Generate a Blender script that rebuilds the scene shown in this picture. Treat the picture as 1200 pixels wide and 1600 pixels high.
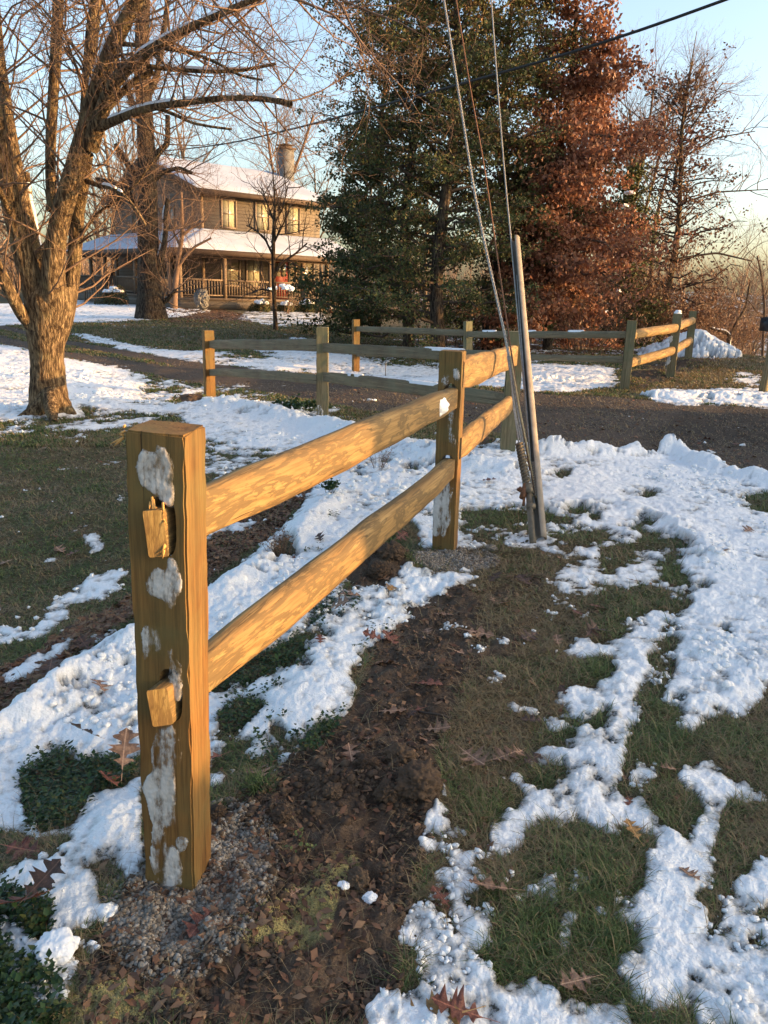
import bpy, bmesh, math, random
import numpy as np
from mathutils import Vector, Matrix, noise as mnoise

for o in list(bpy.data.objects): bpy.data.objects.remove(o)
scene = bpy.context.scene
COL = scene.collection
R = math.radians

# ------------------------------------------------------------------ camera
FPX = 1215.0; PIT = R(16.0); ROLL = R(2.2); CH = 1.40
cr, sr, cp, sp = math.cos(ROLL), math.sin(ROLL), math.cos(PIT), math.sin(PIT)
cam_d = bpy.data.cameras.new('camera'); cam = bpy.data.objects.new('camera', cam_d)
COL.objects.link(cam); scene.camera = cam
cam_d.sensor_fit = 'VERTICAL'; cam_d.sensor_height = 36.0; cam_d.lens = 36.0*FPX/1600.0
cam_d.clip_start = 0.05; cam_d.clip_end = 3000
_r = Vector((cr, sp*sr, cp*sr)); _u = Vector((-sr, sp*cr, cp*cr)); _f = Vector((0, cp, -sp))
cam.matrix_world = Matrix(((_r.x,_u.x,-_f.x,0),(_r.y,_u.y,-_f.y,0),(_r.z,_u.z,-_f.z,CH),(0,0,0,1)))

# ------------------------------------------------------------------ light
SUN_AZ = math.atan2(1.0, -0.10)      # clockwise from +Y
SUN_EL = R(8.0)
world = bpy.data.worlds.new('World'); scene.world = world; world.use_nodes = True
wn = world.node_tree; bg = wn.nodes['Background']
sky = wn.nodes.new('ShaderNodeTexSky'); sky.sky_type = 'NISHITA'; sky.sun_disc = False
sky.sun_elevation = SUN_EL; sky.sun_rotation = SUN_AZ; sky.altitude = 200
sky.air_density = 0.85; sky.dust_density = 4.0; sky.ozone_density = 1.0
wn.links.new(sky.outputs[0], bg.inputs['Color']); bg.inputs['Strength'].default_value = 0.15
sl = bpy.data.lights.new('sun', 'SUN'); sl.energy = 2.9; sl.angle = R(0.5); sl.color = (1.0, 0.56, 0.21)
so = bpy.data.objects.new('sun', sl); COL.objects.link(so)
sd = Vector((math.sin(SUN_AZ)*math.cos(SUN_EL), math.cos(SUN_AZ)*math.cos(SUN_EL), math.sin(SUN_EL)))
so.rotation_euler = sd.to_track_quat('Z', 'Y').to_euler(); so.location = sd*60
scene.view_settings.view_transform = 'Standard'; scene.view_settings.look = 'None'
scene.view_settings.gamma = 1.0; scene.view_settings.exposure = 2.02
scene.render.engine = 'CYCLES'

# ------------------------------------------------------------------ photo ray helpers (only to find real positions)
def rays(px, py):
    x = (np.asarray(px, float)-600)/FPX; y = (800-np.asarray(py, float))/FPX
    X = x*cr-y*sr; Z = x*sr+y*cr
    return np.stack([X, cp+sp*Z, -sp+cp*Z], -1)
def at(px, py, D):
    r = rays(px, py); return Vector((r[0]*D/r[1], D, CH+r[2]*D/r[1]))

# ------------------------------------------------------------------ noise
_rs = np.random.RandomState(7); TAB = _rs.rand(8, 256, 256).astype(np.float32)
def vnoise(x, y, k=0):
    xi = np.floor(x).astype(np.int64); yi = np.floor(y).astype(np.int64)
    fx = (x-xi); fy = (y-yi); fx = fx*fx*(3-2*fx); fy = fy*fy*(3-2*fy)
    t = TAB[k % 8]; x0 = xi & 255; y0 = yi & 255; x1 = (x0+1) & 255; y1 = (y0+1) & 255
    return (t[x0,y0]*(1-fx)+t[x1,y0]*fx)*(1-fy)+(t[x0,y1]*(1-fx)+t[x1,y1]*fx)*fy
def fbm(x, y, s, o=4, k=0, g=.5):
    a = 1.0; v = 0; n = 0; f = 1.0/s
    for i in range(o):
        c, q = math.cos(.6*i+k), math.sin(.6*i+k)
        v = v+a*vnoise((x*c-y*q)*f+13.1*i+k*7.7, (x*q+y*c)*f+5.3*i+k*3.1, i+k); n += a; a *= g; f *= 2.03
    return v/n
def ss(a, b, x):
    t = np.clip((x-a)/(b-a), 0, 1); return t*t*(3-2*t)

# ------------------------------------------------------------------ terrain
_cp = [at(*q) for q in [(262,1388,1.53),(694,865,4.1),(792,708,6.9),(504,654,9.3),(328,624,12.4),(556,584,16.5),
   (975,610,12.6),(1047,588,14.3),(1075,568,17.2),(843,842,4.3),(75,645,8.9),(1200,735,7.1),(1200,637,10.8),
   (318,480,42),(150,475,48),(235,497,29),(431,515,25),(0,535,19),(0,507,26),(1190,615,12.6),(1145,557,20)]]
CPT = np.array([[p.x,p.y,p.z] for p in _cp]+[(0,0,0),(-1,0,-.02),(2,0,.02),(1.5,2,.0),(2.2,4,.0),(0.3,2.6,.0),
   (-1.15,2.3,-.14),(-2.2,3.6,-.2),(-3.2,5.6,-.17),(-2.4,7.2,-.1),(-5,3,-.25),(-1.2,5.5,-.03),(6,4,.05),(7,14,.05),(10,14,.1),(3,8.5,-.03),
   (0,22,-.15),(4,22,0),(-4,18,-.2),(12,9,.2),(-2,-4,0),(4,-4,.05),(-10,8,-.2),(-8,34,.1),(6,34,.1),(-30,50,.3),(8,50,0),(20,-10,.3),(-20,-10,-.3),(-25,20,-.2),(25,5,.3),(0,-60,0),(60,0,.3),(-60,0,0),(-60,70,.5)])
def T(x, y):
    x = np.asarray(x, float); y = np.asarray(y, float)
    s2 = (0.10*np.sqrt(x*x+y*y)+0.25)**2
    num = 0; den = 0
    for c in CPT:
        w = 1.0/((x-c[0])**2+(y-c[1])**2+s2*.6)**1.6
        num = num+w*c[2]; den = den+w
    z = num/den
    q = (x-7.5)*.8+(y-20)*.35
    z = z-11*ss(0, 45, q)*ss(14, 26, y+0*x)
    z = z-9*ss(70, 110, y)*(1-ss(0, 45, q))
    z = z+15*ss(130, 250, y+.1*x)
    return z
def Tz(x, y): return float(T(np.array([x]), np.array([y]))[0])
def ground_pts(px, py):
    r = rays(px, py); ys = np.exp(np.linspace(math.log(.7), math.log(75), 260))
    n = len(r); X = r[:,0:1]/r[:,1:2]*ys[None]; Y = np.repeat(ys[None], n, 0); Z = CH+r[:,2:3]/r[:,1:2]*ys[None]
    below = (Z < T(X, Y)); i = np.argmax(below, 1); i[~below.any(1)] = 259
    i = np.clip(i, 1, 259); a = np.arange(n)
    d0 = Z[a,i-1]-T(X[a,i-1], Y[a,i-1]); d1 = Z[a,i]-T(X[a,i], Y[a,i]); t = np.clip(d0/(d0-d1+1e-9), 0, 1)
    return X[a,i-1]*(1-t)+X[a,i]*t, Y[a,i-1]*(1-t)+Y[a,i]*t
def gp(px, py):
    x, y = ground_pts(np.array([px]), np.array([py])); return Vector((x[0], y[0], Tz(x[0], y[0])))

# ------------------------------------------------------------------ object helpers
def tag(o, label=None, cat=None, group=None, kind=None):
    if label: o['label'] = label
    if cat: o['category'] = cat
    if group: o['group'] = group
    if kind: o['kind'] = kind
    return o
def empty(name, loc, rz=0, label=None, cat=None, group=None):
    o = bpy.data.objects.new(name, None); COL.objects.link(o); o.location = loc; o.rotation_euler = (0,0,rz)
    o.empty_display_size = .1
    return tag(o, label, cat, group)
def mesh_np(name, V, quads=None, tris=None, attrs=None, smooth=False):
    V = np.asarray(V, np.float32); me = bpy.data.meshes.new(name)
    q = np.zeros((0,4), np.int32) if quads is None else np.asarray(quads, np.int32).reshape(-1,4)
    t = np.zeros((0,3), np.int32) if tris is None else np.asarray(tris, np.int32).reshape(-1,3)
    me.vertices.add(len(V)); me.vertices.foreach_set('co', V.ravel())
    me.loops.add(q.size+t.size); me.loops.foreach_set('vertex_index', np.concatenate([q.ravel(), t.ravel()]))
    me.polygons.add(len(q)+len(t))
    st = np.concatenate([np.arange(len(q))*4, q.size+np.arange(len(t))*3]).astype(np.int32)
    me.polygons.foreach_set('loop_start', st)
    if smooth: me.polygons.foreach_set('use_smooth', np.ones(len(q)+len(t), bool))
    for k, a in (attrs or {}).items():
        at_ = me.attributes.new(k, 'FLOAT', 'POINT'); at_.data.foreach_set('value', np.asarray(a, np.float32))
    me.update(calc_edges=True); me.validate()
    return me
def mk(name, me, mat=None, parent=None, M=None):
    o = bpy.data.objects.new(name, me); COL.objects.link(o)
    if mat is not None and len(me.materials) == 0: me.materials.append(mat)
    if parent is not None: o.parent = parent
    if M is not None: o.matrix_local = M
    return o
class MB:
    """collects simple shapes for ONE mesh"""
    def __init__(s): s.v = []; s.q = []; s.t = []; s.n = 0; s.a = []
    def add(s, V, q=None, t=None, a=0.0):
        V = np.asarray(V, float); s.v.append(V)
        if q is not None and len(q): s.q.append(np.asarray(q)+s.n)
        if t is not None and len(t): s.t.append(np.asarray(t)+s.n)
        s.n += len(V); s.a.append(np.full(len(V), a) if np.isscalar(a) else a); return s
    def box(s, x0, x1, y0, y1, z0, z1, a=0.0):
        V = [(x,y,z) for z in (z0,z1) for y in (y0,y1) for x in (x0,x1)]
        return s.add(V, [(0,2,3,1),(4,5,7,6),(0,1,5,4),(2,6,7,3),(0,4,6,2),(1,3,7,5)], a=a)
    def hexa(s, P, a=0.0):   # 8 points: bottom 4 (ccw), top 4
        return s.add(P, [(3,2,1,0),(4,5,6,7),(0,1,5,4),(1,2,6,5),(2,3,7,6),(3,0,4,7)], a=a)
    def tube(s, P, rad, k=6, cap=True, a=0.0):
        P = np.asarray(P, float); n = len(P); rad = np.ones(n)*rad
        d = np.gradient(P, axis=0); d /= (np.linalg.norm(d, axis=1)[:,None]+1e-12)
        ref = np.array([0,0,1.]) if abs(d[:,2]).mean() < .8 else np.array([1.,0,0])
        A = np.cross(d, ref); A /= (np.linalg.norm(A, axis=1)[:,None]+1e-12); B = np.cross(d, A)
        th = np.arange(k)*2*math.pi/k
        V = (P[:,None]+rad[:,None,None]*(np.cos(th)[None,:,None]*A[:,None]+np.sin(th)[None,:,None]*B[:,None])).reshape(-1,3)
        i = np.arange(n-1)[:,None]*k; j = np.arange(k)[None]; j2 = (j+1) % k
        q = np.stack([i+j, i+j2, i+k+j2, i+k+j], -1).reshape(-1,4)
        t = []
        if cap:
            V = np.vstack([V, P[:1], P[-1:]]); c = n*k
            t = [(c,(m+1)%k,m) for m in range(k)]+[(c+1,(n-1)*k+m,(n-1)*k+(m+1)%k) for m in range(k)]
        return s.add(V, q, t, a=a)
    def mesh(s, name, smooth=False, off=None):
        V = np.vstack(s.v) if s.v else np.zeros((0,3))
        if off is not None: V = V-np.asarray(off)[None]
        return mesh_np(name, V, np.vstack(s.q) if s.q else None, np.vstack(s.t) if s.t else None, {'rnd': np.concatenate(s.a)}, smooth)
    def build(s, name, mat, parent=None, smooth=False, M=None, off=None):
        return mk(name, s.mesh(name, smooth, off), mat, parent, M)

# ------------------------------------------------------------------ materials
class NT:
    def __init__(s, name, rough=.8, spec=.3):
        s.m = bpy.data.materials.new(name); s.m.use_nodes = True; s.t = s.m.node_tree
        s.b = s.t.nodes['Principled BSDF']; s.b.inputs['Roughness'].default_value = rough
        s.b.inputs['Specular IOR Level'].default_value = spec
        s.m.cycles.displacement_method = 'BUMP'
    def N(s, ty, **kw):
        n = s.t.nodes.new('ShaderNode'+ty)
        for k, v in kw.items():
            if hasattr(n, k) and k not in ('Scale',): setattr(n, k, v)
            else: s.set(n.inputs[k], v)
        return n
    def set(s, inp, v):
        if isinstance(v, bpy.types.NodeSocket): s.t.links.new(v, inp)
        elif isinstance(v, (tuple, list)) and len(v) == 3 and inp.type == 'RGBA': inp.default_value = (*v, 1)
        else: inp.default_value = v
    def coord(s, scale=(1,1,1), kind='Object'):
        c = s.N('TexCoord'); m = s.N('Mapping'); m.inputs['Scale'].default_value = scale
        s.t.links.new(c.outputs[kind], m.inputs['Vector']); return m.outputs[0]
    def noise(s, scale, vec=None, detail=4, rough=.55, dist=0):
        n = s.N('TexNoise'); n.inputs['Scale'].default_value = scale; n.inputs['Detail'].default_value = detail
        n.inputs['Roughness'].default_value = rough; n.inputs['Distortion'].default_value = dist
        if vec is not None: s.t.links.new(vec, n.inputs['Vector'])
        return n.outputs['Fac']
    def ramp(s, fac, *stops):
        r = s.N('ValToRGB'); e = r.color_ramp.elements
        while len(e) < len(stops): e.new(.5)
        for i, (p, c) in enumerate(stops):
            e[i].position = p; e[i].color = (*c, 1) if isinstance(c, (tuple, list)) else (c, c, c, 1)
        s.t.links.new(fac, r.inputs[0]); return r.outputs[0]
    def mix(s, f, a, b, blend='MIX'):
        n = s.N('Mix'); n.data_type = 'RGBA'; n.blend_type = blend
        s.set(n.inputs[0], f); s.set(n.inputs[6], a); s.set(n.inputs[7], b); return n.outputs[2]
    def math(s, op, a, b=0.0, clamp=False):
        n = s.N('Math'); n.operation = op; n.use_clamp = clamp; s.set(n.inputs[0], a); s.set(n.inputs[1], b); return n.outputs[0]
    def attr(s, name):
        n = s.N('Attribute'); n.attribute_name = name; return n.outputs['Fac']
    def bump(s, h, strength=.5, dist=.01, prev=None):
        n = s.N('Bump'); n.inputs['Strength'].default_value = strength; n.inputs['Distance'].default_value = dist
        s.t.links.new(h, n.inputs['Height'])
        if prev is not None: s.t.links.new(prev, n.inputs['Normal'])
        return n.outputs[0]
    def done(s, col=None, bump=None, rough=None):
        if col is not None: s.set(s.b.inputs['Base Color'], col)
        if bump is not None: s.t.links.new(bump, s.b.inputs['Normal'])
        if rough is not None: s.set(s.b.inputs['Roughness'], rough)
        return s.m

def m_flat(name, c, rough=.7, var=.15, scale=8, metal=0, bump=0):
    n = NT(name, rough); v = n.coord(); f = n.noise(scale, v, 5)
    d = tuple(x*(1-var) for x in c); l = tuple(min(1, x*(1+var)) for x in c)
    n.b.inputs['Metallic'].default_value = metal
    return n.done(n.ramp(f, (.3, d), (.7, l)), n.bump(f, bump, .01) if bump else None)
def m_snow():
    n = NT('snow', .7, .18); v = n.coord()
    thin = n.attr('thin'); fine = n.noise(160, v, 3, .6); mid = n.noise(38, v, 4, .6); big = n.noise(9, v, 3)
    t2 = n.math('ADD', thin, n.math('MULTIPLY', n.math('SUBTRACT', fine, .5), 1.1), True)
    c = n.mix(t2, (.80,.81,.82), (.40,.39,.37))
    c = n.mix(n.math('MULTIPLY', n.math('GREATER_THAN', n.noise(70, v, 2, .5), .72), .5), c, (.42,.38,.33))
    b = n.bump(big, .5, .04); b = n.bump(mid, .6, .014, b); b = n.bump(fine, .7, .005, b)
    n.done(c, b, n.ramp(thin, (0, .75), (1, .5)))
    al = n.math('ADD', n.math('MULTIPLY', n.math('SUBTRACT', 1.22, thin), 2.6), n.math('MULTIPLY', n.math('SUBTRACT', mid, .5), 3.0))
    al = n.math('ADD', al, n.math('MULTIPLY', n.math('SUBTRACT', fine, .5), 2.5), True)
    tr = n.N('BsdfTransparent'); mx = n.N('MixShader'); n.set(mx.inputs[0], al); n.t.links.new(tr.outputs[0], mx.inputs[1]); n.t.links.new(n.b.outputs[0], mx.inputs[2]); n.t.links.new(mx.outputs[0], n.t.nodes['Material Output'].inputs['Surface']); return n.m
def m_ground():
    n = NT('ground', .95, .15); v = n.coord()
    f1 = n.noise(45, v, 6, .65); f2 = n.noise(7, v, 5, .6); f3 = n.noise(220, v, 3, .6); f4 = n.noise(1.3, v, 4)
    grass = n.mix(n.ramp(f2, (.38, 0.0), (.62, 1.0)), n.ramp(f1, (.3, (.030,.034,.016)), (.65, (.095,.10,.045))), n.ramp(f1, (.3, (.045,.032,.020)), (.7, (.15,.11,.06))))
    thatch = n.ramp(f1, (.28, (.030,.021,.014)), (.5, (.10,.075,.044)), (.75, (.20,.15,.09)))
    dirt = n.mix(n.ramp(f2, (.4, 0.0), (.6, 1.0)), n.ramp(f1, (.25, (.030,.021,.015)), (.75, (.105,.072,.050))), n.ramp(f3, (.3, (.045,.032,.024)), (.7, (.17,.12,.085))))
    litter = n.ramp(f3, (.3, (.03,.018,.013)), (.5, (.095,.056,.036)), (.72, (.18,.105,.065)))
    gv = n.N('TexVoronoi'); gv.inputs['Scale'].default_value = 130; n.t.links.new(v, gv.inputs['Vector'])
    sep = n.N('SeparateColor'); n.t.links.new(gv.outputs['Color'], sep.inputs[0])
    drive = n.mix(n.ramp(f4, (.35, 0.0), (.65, 1.0)), n.ramp(sep.outputs[0], (.1, (.035,.028,.024)), (.9, (.10,.082,.068))), n.ramp(sep.outputs[1], (.2, (.05,.037,.028)), (.85, (.145,.11,.085))))
    gravel = n.ramp(sep.outputs[0], (.1, (.10,.085,.07)), (.9, (.32,.28,.24)))
    wet = n.attr('wet'); saw = n.attr('saw')
    c = n.mix(n.attr('thatch'), grass, thatch); c = n.mix(n.attr('dirt'), c, dirt)
    c = n.mix(n.attr('litter'), c, litter); c = n.mix(n.attr('drive'), c, drive); c = n.mix(n.attr('gravel'), c, gravel)
    c = n.mix(wet, c, (.018,.015,.013))
    sw = n.math('MULTIPLY', saw, n.ramp(f3, (.35, 0.0), (.5, 1.0)), True)
    c = n.mix(sw, c, (.36,.30,.12))
    b = n.bump(f2, .5, .03); b = n.bump(f1, .8, .02, b); b = n.bump(f3, .6, .005, b)
    return n.done(c, b)
def m_wood(name, dark, mid, light, axis='z', scale=1.0, blot=None, green=None, rough=.75, knots=True):
    n = NT(name, rough, .25)
    sc = {'z': (1,1,.035), 'x': (.035,1,1)}[axis]
    v = n.coord(tuple(s*scale for s in sc)); vo = n.coord()
    lowd = n.noise(9, v, 3, .5, .4); fine = n.noise(150, v, 4, .6); g = n.noise(36, v, 5, .6, .8)
    c = n.ramp(n.math('ADD', n.math('MULTIPLY', g, .65), n.math('MULTIPLY', lowd, .35)), (.36, dark), (.5, mid), (.64, light))
    c = n.mix(n.math('MULTIPLY', n.ramp(fine, (.40, 1.0), (.55, 0.0)), .45), c, tuple(x*.55 for x in dark))
    if blot:
        vb = n.coord(tuple(s*scale for s in {'z': (1,1,.16), 'x': (.16,1,1)}[axis]))
        bl = n.noise(16, vb, 6, .66, .5)
        c = n.mix(n.math('MULTIPLY', n.ramp(bl, (.48, 0.0), (.50, 1.0), (.56, .9), (.575, .25)), .85), c, blot)
        sp_ = n.noise(60, vb, 2, .5); c = n.mix(n.ramp(sp_, (.70, 0.0), (.74, .8)), c, tuple(x*.4 for x in blot))
    if green:
        gr = n.noise(3.5, vo, 4, .6); c = n.mix(n.ramp(gr, (.42, 0.0), (.62, .75)), c, green)
    if knots:
        kv = n.N('TexVoronoi'); kv.inputs['Scale'].default_value = 3.6
        n.t.links.new(n.coord({'z': (1.6,1.6,1), 'x': (1,1.6,1.6)}[axis]), kv.inputs['Vector'])
        c = n.mix(n.ramp(kv.outputs['Distance'], (.04, .85), (.085, 0.0)), c, tuple(x*.35 for x in dark))
    cs = {'z': (1,1,.012), 'x': (.012,1,1)}[axis]; ck = n.noise(55, n.coord(cs), 3, .5); crk = n.ramp(ck, (.30, 1.0), (.345, 0.0)); c = n.mix(n.math('MULTIPLY', crk, .8), c, tuple(x*.3 for x in dark))
    saw = n.noise(70, n.coord({'z': (.2,.2,3.5), 'x': (3.5,.2,.2)}[axis]), 2, .5)
    b = n.bump(g, .35, .004); b = n.bump(fine, .45, .0015, b); b = n.bump(n.math('SUBTRACT', 1.0, crk), .7, .003, b); b = n.bump(saw, .15, .001, b)
    return n.done(c, b)
def m_bark(name, dark, light, scale=1.0, strength=1.0):
    n = NT(name, .95, .1); v = n.coord((scale,scale,scale*.19)); vo = n.coord()
    w = n.N('TexVoronoi'); w.feature = 'DISTANCE_TO_EDGE'; w.inputs['Scale'].default_value = 24
    dn = n.N('TexNoise'); dn.inputs['Scale'].default_value = 9; n.t.links.new(v, dn.inputs['Vector'])
    mx = n.mix(.16, v, dn.outputs['Color'], 'ADD'); n.t.links.new(mx, w.inputs['Vector'])
    st = n.noise(34, v, 5, .62, .3); h0 = n.ramp(w.outputs['Distance'], (.0, 0.0), (.25, 1.0)); h = n.math('MULTIPLY', n.ramp(st, (.40, 0.0), (.56, 1.0)), n.math('ADD', n.math('MULTIPLY', h0, .6), .4)); f = n.noise(70, vo, 5, .6)
    c = n.mix(h, dark, n.ramp(f, (.3, tuple(x*.7 for x in light)), (.7, light)))
    lich = n.noise(5, vo, 4, .6); c = n.mix(n.ramp(lich, (.55, 0.0), (.7, .35)), c, (light[0]*1.1, light[1]*1.25, light[2]*1.1))
    b = n.bump(h, strength, .02); b = n.bump(f, .5, .006, b)
    return n.done(c, b)
def m_leaf(name, *cols, rough=.6, trans=.25):
    n = NT(name, rough, .25); r = n.attr('rnd'); k = len(cols)
    c = n.ramp(r, *[(i/(k-1) if k > 1 else 0, cols[i]) for i in range(k)])
    n.set(n.b.inputs['Base Color'], c)
    if trans:
        tr = n.N('BsdfTranslucent'); n.set(tr.inputs['Color'], c); mx = n.N('MixShader'); mx.inputs[0].default_value = trans
        n.t.links.new(n.b.outputs[0], mx.inputs[1]); n.t.links.new(tr.outputs[0], mx.inputs[2])
        n.t.links.new(mx.outputs[0], n.t.nodes['Material Output'].inputs['Surface'])
    return n.m
M_snow = m_snow(); M_ground = m_ground()
M_fsnow = NT('settled_snow', .6, .3); _v = M_fsnow.coord(); M_fsnow = M_fsnow.done((.74,.76,.79), M_fsnow.bump(M_fsnow.noise(14, _v, 5, .6), .5, .03))
def m_ice():
    n = NT('ice_crust', .35, .5); v = n.coord((1,1,.5)); f = n.noise(60, v, 5, .65); g = n.noise(14, v, 4)
    n.b.inputs['Subsurface Weight'].default_value = .0
    n.done(n.mix(n.ramp(g, (.35, 0.0), (.65, .8)), n.ramp(f, (.3, (.36,.32,.27)), (.7, (.62,.60,.57))), (.72,.71,.70)), n.bump(f, .8, .004))
    st = n.noise(30, n.coord((1,1,.18)), 4, .6)
    al = n.math('ADD', n.math('MULTIPLY', n.attr('m'), 1.15), n.math('MULTIPLY', n.math('SUBTRACT', st, .48), 5.0)); al = n.math('ADD', al, n.math('MULTIPLY', n.math('SUBTRACT', f, .5), 2.4), True)
    al = n.math('MULTIPLY', al, .80)
    tr = n.N('BsdfTransparent'); mx = n.N('MixShader'); n.set(mx.inputs[0], al); n.t.links.new(tr.outputs[0], mx.inputs[1]); n.t.links.new(n.b.outputs[0], mx.inputs[2]); n.t.links.new(mx.outputs[0], n.t.nodes['Material Output'].inputs['Surface']); return n.m
M_ice = m_ice()
M_post = m_wood('fresh_treated_post', (.085,.040,.012), (.185,.094,.028), (.255,.132,.040), 'z', 1.0, green=(.125,.10,.038))
M_rail = m_wood('fresh_treated_rail', (.15,.085,.033), (.245,.155,.062), (.31,.21,.09), 'x', 1.0, blot=(.105,.072,.034), knots=False)
M_rail_end = m_wood('cut_rail_end', (.13,.075,.028), (.27,.18,.065), (.37,.27,.11), 'z', 1.6, knots=False, blot=(.16,.10,.04))
M_oldpost = m_wood('weathered_post', (.10,.078,.045), (.185,.15,.085), (.25,.205,.12), 'z', 1.0, green=(.125,.135,.075))
M_oldrail = m_wood('weathered_rail', (.09,.07,.045), (.18,.145,.09), (.25,.21,.14), 'x', 1.0, blot=(.11,.09,.06), green=(.15,.14,.09))
M_splinter = m_flat('splinter_wood', (.60,.32,.10), .7, .2, 60)
M_hole = m_flat('dark_mortise', (.03,.02,.012), .9, .2, 40)
M_bark = m_bark('furrowed_bark', (.04,.026,.017), (.32,.225,.13), 1.15, .9)
M_barkd = m_bark('dark_bark', (.022,.017,.014), (.13,.10,.075), .8, 1.0)
M_barkf = m_flat('far_bark', (.14,.105,.075), .95, .3, 3)
M_twig = m_flat('twig_bark', (.15,.095,.065), .9, .3, 4)
M_twigd = m_flat('dark_twig', (.07,.05,.038), .9, .3, 4)
# ================================================================== GROUND AND SNOW
NV = 1150; Y0, Y1 = .60, 72.0
_o = .70+np.cumsum(np.geomspace(.0018, .05, 110)); us = np.concatenate([-_o[::-1], np.linspace(-.70, .70, 860), _o]); NU = len(us); UI = np.arange(NU); DU = np.gradient(us)
 
vs = np.exp(np.linspace(math.log(Y0), math.log(Y1), NV))
GX = us[None]*vs[:,None]; GY = np.repeat(vs[:,None], NU, 1)
LSTEP = math.log(Y1/Y0)/(NV-1)
def to_idx(px, py):
    x, y = ground_pts(px, py); return np.interp(x/y, us, UI), np.log(y/Y0)/LSTEP
def fill(field, pts, val):
    P = np.array(pts, float); Q = np.roll(P, -1, 0); L = []
    for a, b in zip(P, Q):
        n = max(1, int(np.hypot(*(b-a))/25)); L.append(a+(b-a)*(np.arange(n)/n)[:,None])
    P = np.vstack(L); ui, vi = to_idx(P[:,0], P[:,1])
    a0, a1 = max(0, int(ui.min())), min(NU, int(ui.max())+2); b0, b1 = max(0, int(vi.min())), min(NV, int(vi.max())+2)
    if a1 <= a0 or b1 <= b0: return
    gx = np.arange(a0, a1)[None]; gy = np.arange(b0, b1)[:,None]; ins = np.zeros((b1-b0, a1-a0), bool)
    x2, y2 = np.roll(ui, -1), np.roll(vi, -1)
    for xa, ya, xb, yb in zip(ui, vi, x2, y2):
        if ya == yb: continue
        c = ((gy >= min(ya, yb)) & (gy < max(ya, yb))); ins ^= c & (gx < xa+(gy-ya)*(xb-xa)/(yb-ya))
    field[b0:b1, a0:a1][ins] = val
def stroke(field, pts, w, val=1.0):
    P = np.array(pts, float); d = np.gradient(P, axis=0); d /= np.linalg.norm(d, axis=1)[:,None]+1e-9
    nrm = np.stack([-d[:,1], d[:,0]], 1); ww = np.linspace(.6, 1, len(P))[:,None]*w/2
    ww = np.minimum(ww, ww[::-1]*1.2); fill(field, np.vstack([P+nrm*ww, (P-nrm*ww)[::-1]]), val)
def blob(field, x, y, rx, ry, val=1.0):
    t = np.arange(14)/14*2*math.pi; fill(field, np.stack([x+rx*np.cos(t)*(1+.15*np.sin(3*t)), y+ry*np.sin(t)*(1+.15*np.cos(2*t))], 1), val)
def blur(f, r):
    for ax in (0, 1):
        for _ in range(2):
            c = np.cumsum(np.pad(f, [(r+1, r) if i == ax else (0, 0) for i in (0, 1)], mode='edge'), ax)
            f = ((c[2*r+1:]-c[:-2*r-1]) if ax == 0 else (c[:,2*r+1:]-c[:,:-2*r-1]))/(2*r+1)
    return f
def Zm(ox, oy, s, pts): return [(ox+x/s, oy+y/s) for x, y in pts]
f32 = lambda: np.zeros((NV, NU))
S = f32()
# default outside the picture: loose patches
S[:] = .42
# --- whole lawn left clear, then snow laid on it
fill(S, [(-300,640),(0,655),(110,680),(300,655),(420,700),(560,700),(500,750),(200,990),(0,1110),(-300,1250)], .12)
fill(S, [(560,700),(700,690),(1400,700),(1400,1900),(-300,1900),(-300,1250),(0,1110),(200,990),(500,750)], .2)
# driveway and far grass
fill(S, [(-400,500),(0,505),(314,560),(500,600),(830,612),(1400,640),(1400,740),(1030,715),(840,695),(700,690),(420,625),(0,540),(-400,520)], .05)
fill(S, [(-400,440),(1400,470),(1400,636),(830,612),(500,600),(314,560),(0,505),(-400,500)], .15)
for p, w in [([(-20,1008),(60,985),(88,952),(120,925),(165,907),(200,893)],19),([(20,1000),(70,990),(110,950)],14),([(88,942),(130,935),(160,922),(200,918)],11),([(120,935),(150,930),(165,940)],9),([(-20,1085),(30,1050),(65,1030),(112,1003)],22),([(-10,980),(22,982)],15),([(58,880),(88,870)],9),([(115,862),(148,842),(162,850),(140,868)],18),([(145,890),(190,862)],5),
 ([(75,783),(115,779)],4),([(93,735),(108,734)],4),([(122,844),(162,838)],7),([(183,775),(200,790)],8),([(140,768),(180,760)],3),([(320,847),(350,826),(375,822),(397,817)],14),([(150,730),(200,722)],3),([(60,812),(80,808)],3),([(120,1010),(180,985)],4),([(30,920),(70,905)],3)]: stroke(S, p, w, .95)
# snow field behind the big tree
fill(S, [(-400,500),(0,538),(60,548),(102,559),(160,570),(227,585),(240,600),(215,625),(200,642),(140,642),(120,655),(60,652),(0,656),(-400,700)], .92)
fill(S, [(227,586),(283,594),(320,602),(332,630),(300,650),(200,660),(110,682),(0,684),(-300,700),(-300,650),(0,654),(60,650),(120,655),(140,640),(200,640),(215,625)], .52)
for p, w in [([(235,625),(262,604),(278,594)], 5), ([(205,640),(240,632),(300,612),(318,608)], 6), ([(190,655),(260,640),(310,640)], 6), ([(120,672),(200,662),(250,655)],5)]: stroke(S, p, w)
fill(S, [(280,620),(300,622),(318,616),(318,628),(300,636),(280,636)], 0)
blob(S, 135, 640, 12, 5, 0); stroke(S, [(60,665),(100,655),(130,655)], 7, 0.1)
blob(S, 78, 640, 34, 12, 1)
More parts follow.
